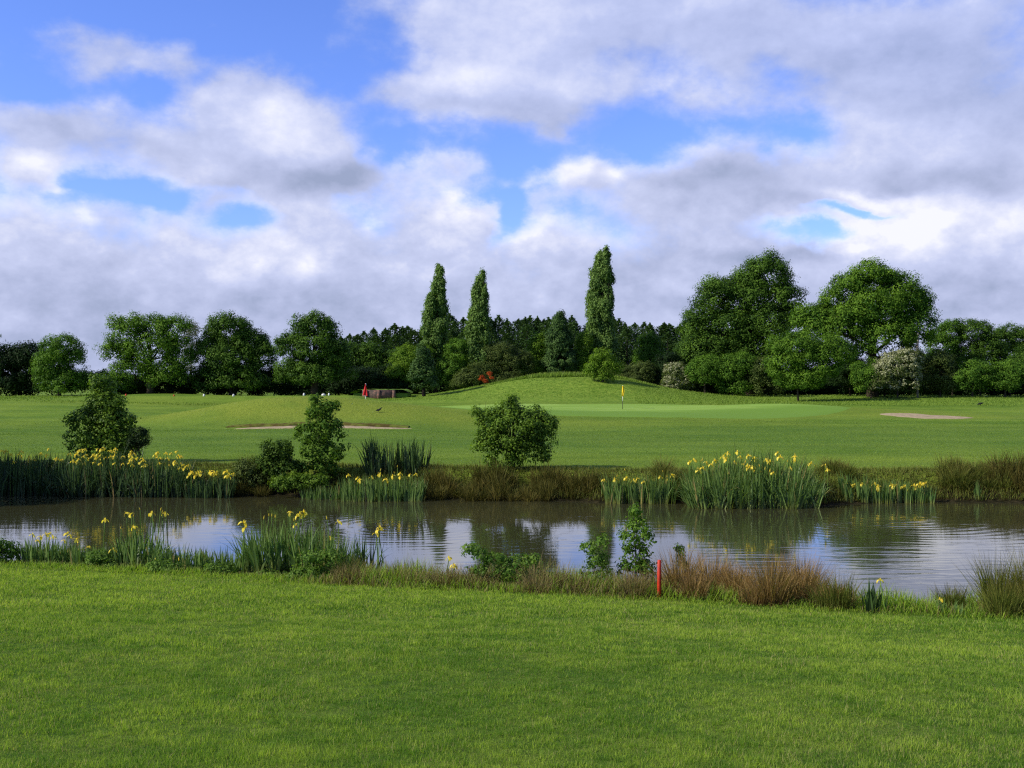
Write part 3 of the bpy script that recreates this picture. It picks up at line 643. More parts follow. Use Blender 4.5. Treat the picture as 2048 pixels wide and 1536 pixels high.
# brick retaining wall with grassed top
brick, nt, out = newmat('old_brick')
b = nd(nt, 'BsdfPrincipled'); b.inputs['Roughness'].default_value = .9
bt = nd(nt, 'TexBrick'); bt.inputs['Color1'].default_value = (.24, .10, .07, 1); bt.inputs['Color2'].default_value = (.12, .07, .05, 1); bt.inputs['Mortar'].default_value = (.22, .16, .12, 1)
bt.inputs['Scale'].default_value = 3.2; bt.inputs['Mortar Size'].default_value = .02
tc = nd(nt, 'TexCoord'); cx = nd(nt, 'SeparateXYZ'); nt.links.new(tc.outputs['Object'], cx.inputs[0]); cb = nd(nt, 'CombineXYZ')
nt.links.new(cx.outputs['X'], cb.inputs['X']); nt.links.new(cx.outputs['Z'], cb.inputs['Y']); nt.links.new(cb.outputs[0], bt.inputs['Vector'])
cc = mixc(nt, smooth(nt, noise(nt, tc.outputs['Object'], 2.5, 4), .4, .62), bt.outputs['Color'], (.06, .045, .035))
nt.links.new(cc, b.inputs['Base Color']); nt.links.new(b.outputs[0], out.inputs[0])
dW = 109.; xw = PX(758, dW); zw = Hs(xw, dW)-.15
r = empty('retaining_wall', (xw, dW, zw), 'low weathered brick retaining wall with grass on top beside the red flag', 'wall'); ht = PZ(780, dW)-zw
g = Geo(); g.box((0, 0, ht/2), (3.45, .34, ht)); g.build('brick_face', brick, r)
g = Geo(); g.box((-1.3, -.20, ht*.5), (.30, .08, ht*.96)); g.box((0, -.20, ht*.5), (.30, .08, ht*.96)); g.box((1.55, -.20, ht*.5), (.30, .08, ht*.96)); g.build('brick_pier', brick, r)
V, Q = [], []
g = Geo(); N_ = 24
xx = np.linspace(-3.0, 3.1, N_); yy = np.linspace(-.1, 5.0, 10); XX, YY = np.meshgrid(xx, yy)
ZZ = ht+.05+.05*vnoise(XX*3, YY*3, 1, 4)+.12*np.sin(YY*.5)*0-.5*np.clip(np.abs(XX-.1)-2.3, 0, 1)**1.5
i, j = np.meshgrid(np.arange(9), np.arange(N_-1), indexing='ij'); q = i*N_+j
VV = np.stack([XX, YY, ZZ], -1).reshape(-1, 3)
g.add(VV, np.stack([q, q+1, q+N_+1, q+N_], -1).reshape(-1, 4))
g.box((.1, 2.6, ht*.35), (5.6, 4.6, ht*.7)); g.build('turf_top', tm, r, False)

# tee markers
def marker(label, px, mat, w, hgt, d=104.2):
    X = PX(px, d); z = Hs(X, d)
    g = Geo(); g.tube([(0, 0, -.03), (0, 0, hgt*.3), (0, 0, hgt*.75), (0, 0, hgt)], [w*.42, w*.5, w*.42, w*.2], 10)
    o = g.build('tee_marker', mat, None, True); o.location = (X, d, z); tag(o, label, 'tee marker', 'tee markers on the raised tee')
marker('white tee marker above the gap left of the domed tree', 408, white, .22, .24)
marker('white tee marker below the middle of the domed tree', 467, white, .22, .24)
marker('white tee marker left of the leafy sapling on the bank', 608, white, .22, .26)
marker('wide white tee marker, left one of the close pair', 647, white, .42, .20)
marker('small white tee marker, right one of the close pair', 658, white, .2, .26)
marker('red tee marker at the left end of the tee', 252, redp, .18, .18)
marker('dull red tee marker below the spreading tree', 348, redp, .16, .16)

# crow on the slope and one in the right hand grass
def crow(label, px, d, az, up, k=1.5):
    X = PX(px, d); z = Hs(X, d)
    r = empty('crow', (X, d, z), label, 'bird', 'crows on the grass')
    m = simple('crow_feathers', (.02, .02, .022), (.012, .012, .014), 8, .5)
    g = Geo(); s = k
    g.tube(np.array([(-.20, 0, .10), (-.12, 0, .13), (0, 0, .16), (.10, 0, .20), (.16, 0, .25+up), (.20, 0, .29+up), (.235, 0, .29+up), (.29, 0, .28+up)])*s, np.array([.015, .04, .065, .06, .035, .036, .022, .004])*s, 10)
    g.build('body', m, r, True)
    g = Geo(); g.add(*leaf_quads(np.array([[-.27, 0, .09]])*s, np.array([[1, 0, .25]]), np.array([[0, 0, 1.]]), .22*s, .08*s)); g.build('tail', m, r)
    for sy in (-1, 1):
        g = Geo(); g.add(*leaf_quads(np.array([[-.04, .06*sy, .17]])*s, np.array([[1, 0, .3]]), np.array([[0, 1., .4*sy]]), .30*s, .10*s)); g.build('wing', m, r)
        g = Geo(); g.tube(np.array([(0.01, .025*sy, .11), (.02, .025*sy, .05), (.02, .025*sy, 0), (.06, .025*sy, 0)])*s, .008*s, 5); g.build('leg', m, r)
    r.rotation_euler.z = az
crow('black crow with head up on the slope behind the left bunker', 757, 71.5, .35, .02, 1.0)
crow('black crow crouching in the long grass above the right bunker', 1960, 97, 0, -.06, 1.3)

# ================================================================== POND PLANTS
# iris flowers: three shared meshes
def flower_mesh(seed, s=1.0):
    r = np.random.default_rng(seed); V = []; Q = []; n = 0
    for k in range(3):
        a = k*2.094+r.normal(0, .15); u = np.array([math.cos(a), math.sin(a), 0]); w = np.array([-u[1], u[0], 0])
        prof = [(0, 0, .012), (.025, .018, .03), (.05, .008, .05), (.068, -.02, .048), (.075, -.045, .015)]
        for (rr, z, wd) in prof:
            V += [u*rr*s+w*wd/2*s+np.array([0, 0, z*s]), u*rr*s-w*wd/2*s+np.array([0, 0, (z+.004)*s])]
        for i in range(4): Q.append([n+2*i, n+2*i+1, n+2*i+3, n+2*i+2])
        n += 10
        a += 1.047; u = np.array([math.cos(a), math.sin(a), 0]); w = np.array([-u[1], u[0], 0])
        for (rr, z, wd) in [(0, 0, .01), (.012, .03, .024), (.02, .055, .006)]:
            V += [u*rr*s+w*wd/2*s+np.array([0, 0, z*s]), u*rr*s-w*wd/2*s+np.array([0, 0, z*s])]
        for i in range(2): Q.append([n+2*i, n+2*i+1, n+2*i+3, n+2*i+2])
        n += 6
    V = np.array(V); o = mesh_np('flower', V, np.array(Q), M['petal'], None, {'v': r.random(len(V)), 'h': np.full(len(V), .6)}, True)
    me = o.data; bpy.data.objects.remove(o); return me
FL = [flower_mesh(k) for k in range(3)]
def bud_mesh():
    g = Geo(); g.tube([(0, 0, 0), (0, 0, .03), (0.004, 0, .07)], [.006, .012, .002], 6, v=.5, h=.6); o = g.build('bud', M['bud']); me = o.data; bpy.data.objects.remove(o); return me
BUD = bud_mesh()
def iris(label, px0, px1, d, dd, hgt, n, flowers=(), nflow=0, fh=(.85, 1.1), mat='iris', fs=1.0, W=.03, spread=.22, droop=.5, buds=0, group=None, taper=.75, inwater=True, name='iris_clump', dark=0):
    xc = PX((px0+px1)/2, d); X0, X1 = PX(px0, d), PX(px1, d)
    gz = max(Hs(xc, d+dd/2), 0); root = empty(name, (xc, d, gz), label, 'irises', group)
    # fans of leaves
    nf = max(3, n//7); fx = rng.uniform(X0, X1, nf); fy = d+dd*rng.random(nf)
    k = np.repeat(np.arange(nf), 7); N = len(k)
    X = fx[k]+rng.normal(0, .035, N); Y = fy[k]+rng.normal(0, .035, N)
    Z = np.maximum(H(X, Y), -.12)-.03
    q = (X-xc)/max(.01, (X1-X0)/2)
    fanaz = rng.random(nf)*np.pi; pos = rng.normal(0, 1, N)
    az = np.where(pos > 0, fanaz[k], fanaz[k]+np.pi)
    az = np.where((np.abs(q) > .6) & (rng.random(N) < .6), np.where(q > 0, np.pi/2, -np.pi/2)+rng.normal(0, .5, N), az)
    L = hgt*(.62+.42*rng.random(N))*(1-(1-taper)*np.abs(q)**2.5)*np.where(rng.random(N) < .1, 1.12, 1)
    lean = np.abs(pos)*spread*.5+np.abs(q)**2*.10
    dr = np.where(rng.random(N) < .28, droop*(1.2+rng.random(N)*1.6), droop*.35*rng.random(N))
    V, Q, h, nv = blades(np.stack([X, Y, Z], 1), L, W*(.7+.5*rng.random(N)), az, lean, dr, 5, face=rng.normal(np.pi/2, .5, N))
    v = np.repeat(np.clip(rng.normal(.5-dark, .24, N), 0, 1), nv)
    org = np.array([xc, d, gz])
    mesh_np('leaves', V-org, Q, M[mat], root, {'v': v, 'h': h, 'straw': np.repeat((rng.random(N) < .05)*rng.uniform(.4, 1, N), nv)})
    pts = []
    for (px, py) in flowers:
        yy = d+dd*rng.random(); pts.append((PX(px, yy), yy, PZ(py, yy)))
    for _ in range(nflow):
        yy = d+dd*rng.random(); qx = rng.uniform(-.96, .96); x = xc+qx*(X1-X0)/2
        pts.append((x, yy, gz+hgt*rng.uniform(*fh)*(1-(1-taper)*abs(qx)**2.5)))
    if pts or buds:
        fp = []
        for _ in range(buds):
            yy = d+dd*rng.random(); qx = rng.uniform(-.95, .95); x = xc+qx*(X1-X0)/2; fp.append((x, yy, gz+hgt*rng.uniform(*fh), 'bud'))
        for (x, y, z) in pts: fp.append((x, y, z, 'flower'))
        for (x, y, z, kd) in fp:
            b0 = np.array([x+rng.normal(0, .05), y+rng.normal(0, .03), max(Hs(x, y), -.1)]); e = np.array([x, y, z])
            g = Geo(); P_ = branch_pts(b0, e, .03, 5)-b0; P_[-1] = e-b0
            g.tube(P_, np.linspace(.009, .006, 5), 5, v=rng.random(), h=.6)
            st = g.build('stem', M['iris_stem'], root, True); st.location = b0-org
            o = bpy.data.objects.new(kd, BUD if kd == 'bud' else FL[rng.integers(3)]); COL.objects.link(o); o.parent = st
            o.location = e-b0; o.rotation_euler = (rng.normal(0, .25), rng.normal(0, .25), rng.random()*6.28)
            q_ = fs*rng.uniform(.8, 1.2); o.scale = (q_, q_, q_*1.05)
    return root
GF = 'yellow iris clumps along the far bank'; GN = 'yellow iris clumps along the near bank'
# far bank
iris('tall dark iris clump at the left edge of the far bank', -90, 130, 31.0, 1.1, 1.16, 1500, nflow=30, fh=(.8, 1.13), mat='iris_dark_shade', fs=.95, W=.045, droop=.9, group=GF, taper=.95)
iris('tall dark iris clump under the left bush with long arching leaves', 120, 262, 30.6, 1.1, 1.20, 1250, nflow=52, fh=(.72, 1.16), mat='iris_dark_shade', fs=.95, W=.045, droop=1.0, group=GF, taper=.95)
iris('tall dark iris clump right of the left bush, lowest at its right end', 250, 372, 30.5, 1.0, 1.14, 1050, nflow=34, fh=(.74, 1.14), mat='iris_dark_shade', fs=.95, W=.045, droop=.9, group=GF, taper=.85)
iris('low iris patch with small flowers left of the brown brambles', 368, 462, 30.3, .6, .70, 420, nflow=14, fh=(.9, 1.08), mat='iris_dark_shade', fs=1.3, W=.035, spread=.12, droop=.2, group=GF, taper=.95)
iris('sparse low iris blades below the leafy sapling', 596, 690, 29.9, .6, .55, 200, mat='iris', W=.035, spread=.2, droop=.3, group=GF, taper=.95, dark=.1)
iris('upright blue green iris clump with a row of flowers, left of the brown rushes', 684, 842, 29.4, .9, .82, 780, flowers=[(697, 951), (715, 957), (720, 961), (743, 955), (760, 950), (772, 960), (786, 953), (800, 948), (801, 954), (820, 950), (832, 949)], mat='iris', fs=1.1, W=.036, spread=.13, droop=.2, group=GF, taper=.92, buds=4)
iris('flowerless dark blue green iris clump standing behind the upright one', 728, 856, 31.3, .8, 1.05, 280, mat='iris_dark_shade', W=.04, spread=.18, droop=.3, group=GF, taper=1, name='iris_clump')
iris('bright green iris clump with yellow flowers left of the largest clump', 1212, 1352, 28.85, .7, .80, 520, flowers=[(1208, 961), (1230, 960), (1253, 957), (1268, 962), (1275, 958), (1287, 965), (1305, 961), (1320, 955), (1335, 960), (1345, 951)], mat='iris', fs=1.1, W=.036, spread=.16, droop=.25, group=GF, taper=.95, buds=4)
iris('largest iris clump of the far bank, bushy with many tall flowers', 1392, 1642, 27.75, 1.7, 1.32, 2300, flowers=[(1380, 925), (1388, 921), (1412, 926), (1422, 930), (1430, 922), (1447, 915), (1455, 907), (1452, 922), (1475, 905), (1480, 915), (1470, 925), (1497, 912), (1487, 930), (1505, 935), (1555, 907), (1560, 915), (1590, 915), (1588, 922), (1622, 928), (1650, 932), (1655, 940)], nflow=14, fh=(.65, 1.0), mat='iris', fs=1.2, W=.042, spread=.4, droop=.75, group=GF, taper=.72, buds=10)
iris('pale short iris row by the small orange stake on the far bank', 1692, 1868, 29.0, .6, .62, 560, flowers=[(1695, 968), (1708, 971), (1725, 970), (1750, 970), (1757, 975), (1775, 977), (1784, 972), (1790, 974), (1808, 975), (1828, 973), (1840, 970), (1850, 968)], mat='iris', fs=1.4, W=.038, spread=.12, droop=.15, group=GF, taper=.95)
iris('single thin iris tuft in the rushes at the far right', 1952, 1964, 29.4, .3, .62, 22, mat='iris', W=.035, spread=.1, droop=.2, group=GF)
# near bank
iris('small flowering iris clump at the left end of the near bank', 28, 150, 16.8, .9, .52, 620, flowers=[(65, 1070), (80, 1075), (92, 1070), (100, 1068), (106, 1075), (135, 1068), (140, 1072), (152, 1080), (128, 1082), (75, 1082)], mat='iris', fs=0.70, W=.027, spread=.28, droop=.4, group=GN)
iris('low iris clump with two flowers right of the leftmost near clump', 140, 205, 16.6, .8, .48, 380, flowers=[(160, 1100), (176, 1095), (178, 1108)], mat='iris', fs=0.70, W=.027, spread=.28, droop=.4, group=GN)
iris('tall stemmed iris clump with the highest flowers at the left of the near bank', 228, 305, 16.4, .7, .80, 220, flowers=[(210, 1041), (253, 1027), (262, 1030), (303, 1028), (330, 1028), (268, 1055), (226, 1101)], mat='iris', fs=0.81, W=.030, spread=.25, droop=.5, group=GN, buds=7, fh=(.9, 1.25))
iris('flowerless row of short pointed iris leaves beside the tall stemmed clump', 305, 475, 16.2, .8, .52, 460, flowers=[(314, 1115), (358, 1117)], mat='iris', fs=0.63, W=.028, spread=.3, droop=.25, group=GN, taper=1)
iris('biggest near bank iris clump with dense upright leaves in the left centre', 478, 692, 15.9, 1.1, 1.0, 640, flowers=[(487, 1047), (490, 1058), (580, 1026), (600, 1029), (607, 1026), (596, 1033), (592, 1051), (677, 1045), (661, 1078)], mat='iris', fs=0.84, W=.030, spread=.26, droop=.4, group=GN, taper=.8, buds=6, fh=(.95, 1.15))
iris('narrow dark iris tuft with two flowers right of the biggest near clump', 702, 750, 15.9, .5, .95, 44, flowers=[(760, 1056), (752, 1068), (757, 1062)], mat='iris_dark_shade', fs=0.84, W=.030, spread=.2, droop=.5, group=GN)
iris('tiny iris with two low flowers in the middle of the near bank', 888, 912, 15.2, .3, .42, 16, flowers=[(898, 1117), (908, 1132), (905, 1135)], mat='iris_dark_shade', fs=0.70, W=.02, spread=.3, droop=.3, group=GN)
iris('dark pointed iris tuft with one flower right of the brown rushes', 1712, 1772, 13.0, .4, .46, 40, flowers=[(1760, 1161)], mat='iris_dark_shade', fs=0.70, W=.024, spread=.25, droop=.2, group=GN)
iris('short iris leaves with one flower near the right edge rushes', 1865, 1930, 12.8, .4, .26, 40, flowers=[(1881, 1199)], mat='iris', fs=0.56, W=.02, spread=.3, droop=.2, group=GN)

# rushes and tussocks
def rush(label, px0, px1, d, dd, hgt, n, mat='rush', W=.010, group=None, spread=.45, tufts=None, name='rush_clump', droop=.5, vb=.5):
    xc = PX((px0+px1)/2, d); X0, X1 = PX(px0, d), PX(px1, d); gz = max(Hs(xc, d+dd/2), 0)
    root = empty(name, (xc, d, gz), label, 'rushes', group)
    nt_ = tufts or max(3, int((X1-X0)*dd*8)); tx = rng.uniform(X0, X1, nt_); ty = d+dd*rng.random(nt_); th = rng.uniform(.5, 1.15, nt_)
    k = rng.integers(0, nt_, n); q = rng.normal(0, 1, (n, 2))
    X = tx[k]+q[:, 0]*.07; Y = ty[k]+q[:, 1]*.07; Z = np.maximum(H(X, Y), -.1)-.03
    az = np.arctan2(q[:, 0], q[:, 1])+rng.normal(0, .6, n)
    V, Q, h, nv = blades(np.stack([X, Y, Z], 1), hgt*th[k]*(.35+.8*rng.random(n)**1.2), W, az, np.abs(rng.normal(0, spread*.6, n))*np.where(rng.random(n) < .15, 2.2, 1), np.abs(rng.normal(0, droop, n))*np.where(rng.random(n) < .2, 2.5, 1), 4, face=rng.normal(np.pi/2, .4, n))
    v = np.repeat(np.clip(vb+.45*(rng.random(nt_)-.5)[k]+rng.normal(0, .28, n), 0, 1), nv)
    mesh_np('stalks', V-np.array([xc, d, gz]), Q, M[mat], root, {'v': v, 'h': h})
GR = 'brown rush clumps on the near bank'; GRF = 'brown rush clumps on the far bank'
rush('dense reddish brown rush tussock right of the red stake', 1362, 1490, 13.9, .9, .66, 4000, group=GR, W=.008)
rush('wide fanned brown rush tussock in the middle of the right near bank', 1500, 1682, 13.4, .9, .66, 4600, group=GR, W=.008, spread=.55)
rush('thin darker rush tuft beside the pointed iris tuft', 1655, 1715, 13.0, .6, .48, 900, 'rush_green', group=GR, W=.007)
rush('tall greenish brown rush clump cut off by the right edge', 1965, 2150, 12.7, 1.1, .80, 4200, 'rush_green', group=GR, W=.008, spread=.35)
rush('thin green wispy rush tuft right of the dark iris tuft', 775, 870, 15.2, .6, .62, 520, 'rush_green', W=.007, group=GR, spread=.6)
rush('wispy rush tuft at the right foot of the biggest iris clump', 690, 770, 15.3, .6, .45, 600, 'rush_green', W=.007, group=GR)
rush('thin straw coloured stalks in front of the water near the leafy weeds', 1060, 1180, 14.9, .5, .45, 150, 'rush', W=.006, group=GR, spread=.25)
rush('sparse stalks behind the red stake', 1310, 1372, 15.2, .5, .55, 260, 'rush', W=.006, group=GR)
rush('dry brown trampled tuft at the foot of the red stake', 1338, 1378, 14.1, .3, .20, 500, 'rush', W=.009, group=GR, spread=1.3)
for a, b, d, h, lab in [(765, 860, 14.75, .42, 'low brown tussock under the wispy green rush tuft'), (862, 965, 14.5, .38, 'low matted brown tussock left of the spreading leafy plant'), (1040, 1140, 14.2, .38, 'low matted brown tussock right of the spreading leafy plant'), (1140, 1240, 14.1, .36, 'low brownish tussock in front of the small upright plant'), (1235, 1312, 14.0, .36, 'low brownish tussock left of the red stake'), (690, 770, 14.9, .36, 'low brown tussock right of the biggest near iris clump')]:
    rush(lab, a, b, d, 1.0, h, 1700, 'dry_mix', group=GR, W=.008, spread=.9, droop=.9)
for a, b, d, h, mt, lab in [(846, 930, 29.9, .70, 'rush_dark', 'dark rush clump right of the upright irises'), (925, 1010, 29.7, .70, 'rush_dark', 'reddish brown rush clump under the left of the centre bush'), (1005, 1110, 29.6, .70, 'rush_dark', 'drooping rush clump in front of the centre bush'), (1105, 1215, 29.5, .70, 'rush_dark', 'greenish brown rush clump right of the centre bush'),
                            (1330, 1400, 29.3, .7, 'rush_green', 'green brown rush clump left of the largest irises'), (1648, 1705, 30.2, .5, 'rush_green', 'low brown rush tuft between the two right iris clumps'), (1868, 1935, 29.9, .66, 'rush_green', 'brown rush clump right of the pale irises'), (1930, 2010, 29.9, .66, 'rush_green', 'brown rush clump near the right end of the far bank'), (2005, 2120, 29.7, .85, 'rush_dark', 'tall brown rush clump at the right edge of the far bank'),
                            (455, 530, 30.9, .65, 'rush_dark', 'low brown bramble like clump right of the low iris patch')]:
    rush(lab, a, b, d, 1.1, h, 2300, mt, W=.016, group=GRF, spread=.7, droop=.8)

# leafy weeds and saplings
def bushy(name, label, cat, px, d, blobs, mat, leaf, rc, m, dens, trunk, group=None, nb=8, **kw):
    return tree(name, label, cat, px, d, blobs, mat, group, leaf=leaf, rc=rc, m=m, dens=dens, trunk=trunk, nb=nb, **kw)
bushy('round_bush', 'round leafy bush growing on the far bank in front of the green', 'bush', 1025, 31.6,
      [(1030, 868, 66, 54), (985, 850, 34, 34), (1078, 862, 30, 36), (1024, 806, 12, 16), (1015, 826, 30, 22), (952, 824, 6, 9), (1066, 838, 30, 26), (1098, 850, 14, 18), (975, 885, 26, 30), (1010, 915, 42, 30), (1055, 905, 44, 30)], 'bush', .076, .16, 26, .85, .05, nb=26, irr=.12, gaps=.25)
bushy('leafy_bush', 'large loose bush behind the dark irises at the left', 'bush', 205, 34,
      [(205, 772, 22, 28), (212, 808, 36, 30), (168, 845, 30, 26), (228, 848, 42, 34), (190, 880, 50, 26), (240, 885, 36, 26), (215, 910, 60, 24)], 'bush', .10, .20, 24, .9, .07, nb=24, irr=.2, gaps=.1)
bushy('twiggy_shrub', 'dark twiggy shrub at the right foot of the large left bush', 'shrub', 278, 33.6, [(280, 875, 18, 22), (270, 890, 22, 14)], 'darkgreen', .05, .12, 26, .9, .03, nb=10, upright=1.5)
bushy('sapling', 'slender leafy sapling on the far bank below the white tee markers', 'sapling', 638, 31.4,
      [(630, 804, 9, 12), (638, 828, 28, 22), (662, 814, 18, 12), (625, 866, 36, 24), (662, 858, 24, 26), (640, 905, 42, 26), (640, 938, 34, 18)], 'sapling', .090, .15, 18, .8, .035, nb=20, irr=.25, gaps=.3)
bushy('small_bush', 'small dark bush left of the slender sapling', 'bush', 556, 31.2, [(556, 905, 34, 24), (545, 930, 32, 24), (575, 945, 34, 26)], 'bush_shade', .075, .15, 24, .9, .04, nb=10, irr=.2)
bushy('bramble', 'low brownish bramble tangle left of the small dark bush', 'bramble', 495, 31.2, [(495, 940, 30, 20), (480, 960, 30, 18), (520, 958, 28, 22)], 'olive', .05, .13, 34, .8, .02, nb=10)
bushy('bramble', 'dark low bramble under the slender sapling at the water', 'bramble', 600, 30.6, [(600, 965, 26, 18), (570, 968, 26, 16), (632, 962, 24, 14)], 'bush', .05, .12, 34, .9, .02, nb=10)
GW = 'leafy weeds on the near bank'
bushy('leafy_weed', 'tall leafy plant with narrow top and bushy foot beside the red stake', 'plant', 1273, 14.95, [(1270, 1022, 9, 12), (1274, 1052, 20, 15), (1262, 1078, 20, 15), (1290, 1075, 10, 14), (1276, 1105, 24, 18), (1262, 1140, 30, 18), (1292, 1140, 18, 20)], 'sapling', .048, .075, 9, .48, .010, GW, nb=16, depth=1.1, irr=.3, gaps=.35)
bushy('leafy_weed', 'small upright leafy plant left of the tall leafy plant', 'plant', 1188, 15.0, [(1205, 1082, 10, 12), (1178, 1098, 16, 13), (1195, 1120, 24, 16), (1190, 1145, 28, 14)], 'weed', .045, .075, 9, .42, .008, GW, nb=12, depth=1.1, irr=.35, gaps=.4, upright=.6)
bushy('leafy_weed', 'low spreading leafy plant in the middle of the near bank', 'plant', 1000, 15.0, [(940, 1098, 13, 12), (962, 1112, 18, 14), (990, 1120, 22, 15), (1030, 1128, 22, 14), (1062, 1122, 14, 12), (1005, 1145, 60, 16)], 'weed', .044, .075, 9, .42, .008, GW, nb=16, depth=1.1, irr=.35, gaps=.4, upright=.6)
bushy('leafy_weed', 'leafy green plant at the foot of the biggest near iris clump', 'plant', 640, 15.5, [(625, 1120, 20, 16), (660, 1118, 24, 22), (640, 1145, 38, 16), (600, 1148, 24, 14)], 'weed', .042, .085, 12, .7, .008, GW, nb=12, irr=.35, gaps=.35, upright=.8)
bushy('leafy_weed', 'ferny green plant at the left edge of the near bank', 'plant', 5, 16.9, [(5, 1098, 22, 16), (0, 1118, 30, 16), (-30, 1105, 30, 22)], 'weed', .050, .09, 14, .8, .008, GW, nb=12, irr=.3, gaps=.3, upright=.5)
bushy('leafy_weed', 'small plant with feathery top above the brown rushes', 'plant', 1358, 15.3, [(1358, 1104, 5, 14), (1364, 1128, 9, 12)], 'weed', .032, .05, 8, .4, .005, GW, nb=8, irr=.4, gaps=.4, upright=.8)
bushy('leafy_weed', 'low dark leafy plant between the short irises', 'plant', 215, 16.6, [(200, 1118, 22, 12), (225, 1130, 24, 10)], 'weed', .035, .07, 22, .9, .008, GW, nb=6)
for px, py in [(320, 1132), (430, 1140), (540, 1148)]:
    bushy('leafy_weed', {320: 'low leafy weed right of the tall stemmed irises', 430: 'low leafy weed among the short iris leaves', 540: 'low leafy weed under the left of the biggest iris clump'}[px], 'plant', px, 16.1, [(px, py, 22, 11), (px+22, py+4, 20, 9)], 'weed', .045, .075, 11, .8, .005, GW, nb=6, irr=.35, gaps=.35, upright=.8)
# bare tree beyond the left edge of the view, shading the irises
bushy('bare_tree', 'thin mostly bare tree at the left edge of the far bank', 'tree', -30, 33.0, [(-90, 690, 70, 60), (-110, 740, 90, 70), (-110, 830, 90, 70), (-170, 780, 90, 90)], 'bush_shade', .10, .26, 30, .8, .11, nb=30, trunk_h=4.2)

for i, (x_, y_, h_, lab) in enumerate([(-20.6, 27.6, 4.6, 'nearer of two unseen leafy trees added to shade the left irises'), (-20.0, 29.6, 4.0, 'farther of two unseen leafy trees added to shade the left irises')]):  # out of view, added and kept short to shade the lower iris leaves
    r = empty('unseen_shade_tree', (x_, y_, Hs(x_, y_)), lab, 'tree'); B = [(0, 0, h_*.62, 1.7, 1.7, h_*.3), (.6, -.3, h_*.8, 1.1, 1.1, h_*.18), (-.5, .4, h_*.45, 1.6, 1.6, h_*.2)]
    V, Q, v = crown_blobs(B, .12, .9, .34, 40); mesh_np('crown', V, Q, M['bush_shade'], r, {'v': v, 'h': np.full(len(V), .6)}); trunk_geo(h_*.7, .14, B, 10).build('trunk', M['bark'], r, True)
# ================================================================== GRASS
def lawn():
    g = Geo()
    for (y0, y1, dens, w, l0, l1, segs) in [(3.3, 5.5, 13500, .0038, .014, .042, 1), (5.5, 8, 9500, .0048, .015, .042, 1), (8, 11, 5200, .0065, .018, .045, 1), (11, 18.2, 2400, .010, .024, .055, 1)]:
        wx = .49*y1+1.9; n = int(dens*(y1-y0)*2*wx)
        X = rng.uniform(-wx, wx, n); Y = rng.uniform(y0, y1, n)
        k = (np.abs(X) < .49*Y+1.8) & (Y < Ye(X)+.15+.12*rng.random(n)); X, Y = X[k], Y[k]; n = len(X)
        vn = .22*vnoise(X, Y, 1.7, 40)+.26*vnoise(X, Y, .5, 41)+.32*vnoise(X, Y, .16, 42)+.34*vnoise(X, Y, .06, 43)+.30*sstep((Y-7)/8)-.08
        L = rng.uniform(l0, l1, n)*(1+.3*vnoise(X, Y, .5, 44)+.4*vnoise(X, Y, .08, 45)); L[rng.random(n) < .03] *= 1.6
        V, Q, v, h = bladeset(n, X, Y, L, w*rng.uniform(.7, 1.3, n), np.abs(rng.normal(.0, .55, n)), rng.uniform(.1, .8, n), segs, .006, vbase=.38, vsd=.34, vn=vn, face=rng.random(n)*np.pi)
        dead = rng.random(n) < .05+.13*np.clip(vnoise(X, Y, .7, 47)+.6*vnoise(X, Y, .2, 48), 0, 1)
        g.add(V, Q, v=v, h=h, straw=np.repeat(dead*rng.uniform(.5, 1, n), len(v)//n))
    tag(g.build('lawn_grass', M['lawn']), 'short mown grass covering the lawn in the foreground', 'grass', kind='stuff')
lawn()
g = Geo()   # near bank verge
n = 105000; X = rng.uniform(-12, 10.5, n); t = rng.random(n); ye, yn = Ye(X), Yn(X); Y = ye-.12+(yn-ye+.1)*t**.8
tall = .55+.45*vnoise(X, Y, .7, 51)
L = (.06+.36*rng.random(n)*tall)*np.interp(X, [-12, -7, -3.4, -2.4, 2.2, 3, 5, 7, 10], [.6, .55, .65, 1.3, 1.25, .8, .95, 1.1, 1.1])*np.interp(t, [0, .12, .4, 1], [.35, .9, 1.25, 1.0])
kb = rng.random(n) < np.interp(X, [-12, -3.5, -2.5, 2.3, 3, 10], [.05, .1, .65, .65, .2, .08])*(.6+.6*vnoise(X, Y, .5, 52))
for sel, mt, nm, lab in ((~kb, 'lawn', 'bank_grass', 'green tufted grass along the near bank of the pond'), (kb, 'verge', 'dry_bank_grass', 'dry brownish grass mixed into the near bank')):
    g = Geo(); m_ = sel.sum(); V, Q, v, h = bladeset(m_, X[sel], Y[sel], L[sel]*(1.0 if mt == 'lawn' else 1.15), .010, np.abs(rng.normal(0, .45, m_)), rng.uniform(.2, 1.1, m_), 3, .01, vbase=.45, vsd=.25); g.add(V, Q, v=v, h=h)
    tag(g.build(nm, M[mt]), lab, 'grass', kind='stuff')
n = 170000; Y = 31+44*rng.random(n)**1.15; X = rng.uniform(-1, 1, n)*(.5*Y+3); k = (Y > Yf(X)+1.9); X, Y = X[k], Y[k]; n = len(X)
g = Geo(); V, Q, v, h = bladeset(n, X, Y, rng.uniform(.02, .06, n), .024*(Y/45)*rng.uniform(.7, 1.3, n), np.abs(rng.normal(0, .6, n)), rng.uniform(.1, .8, n), 1, .006, vbase=.42, vsd=.3, vn=-.12*np.exp(-((Y-55)/10)**2)+.14*np.exp(-((Y-34)/5)**2)+.25*vnoise(X, Y*1.0, 2.2, 71)+.25*vnoise(X*.25, Y, 1.3, 72)+.25*vnoise(X*.4, Y, 5, 73)); g.add(V, Q, v=v, h=h)
tag(g.build('fairway_grass', M['fairway']), 'mown fairway grass on the slope beyond the pond', 'grass', kind='stuff')
g = Geo()   # far bank
n = 42000; X = rng.uniform(-17, 17, n); Y = Yf(X)+.15+2.3*rng.random(n)**1.1
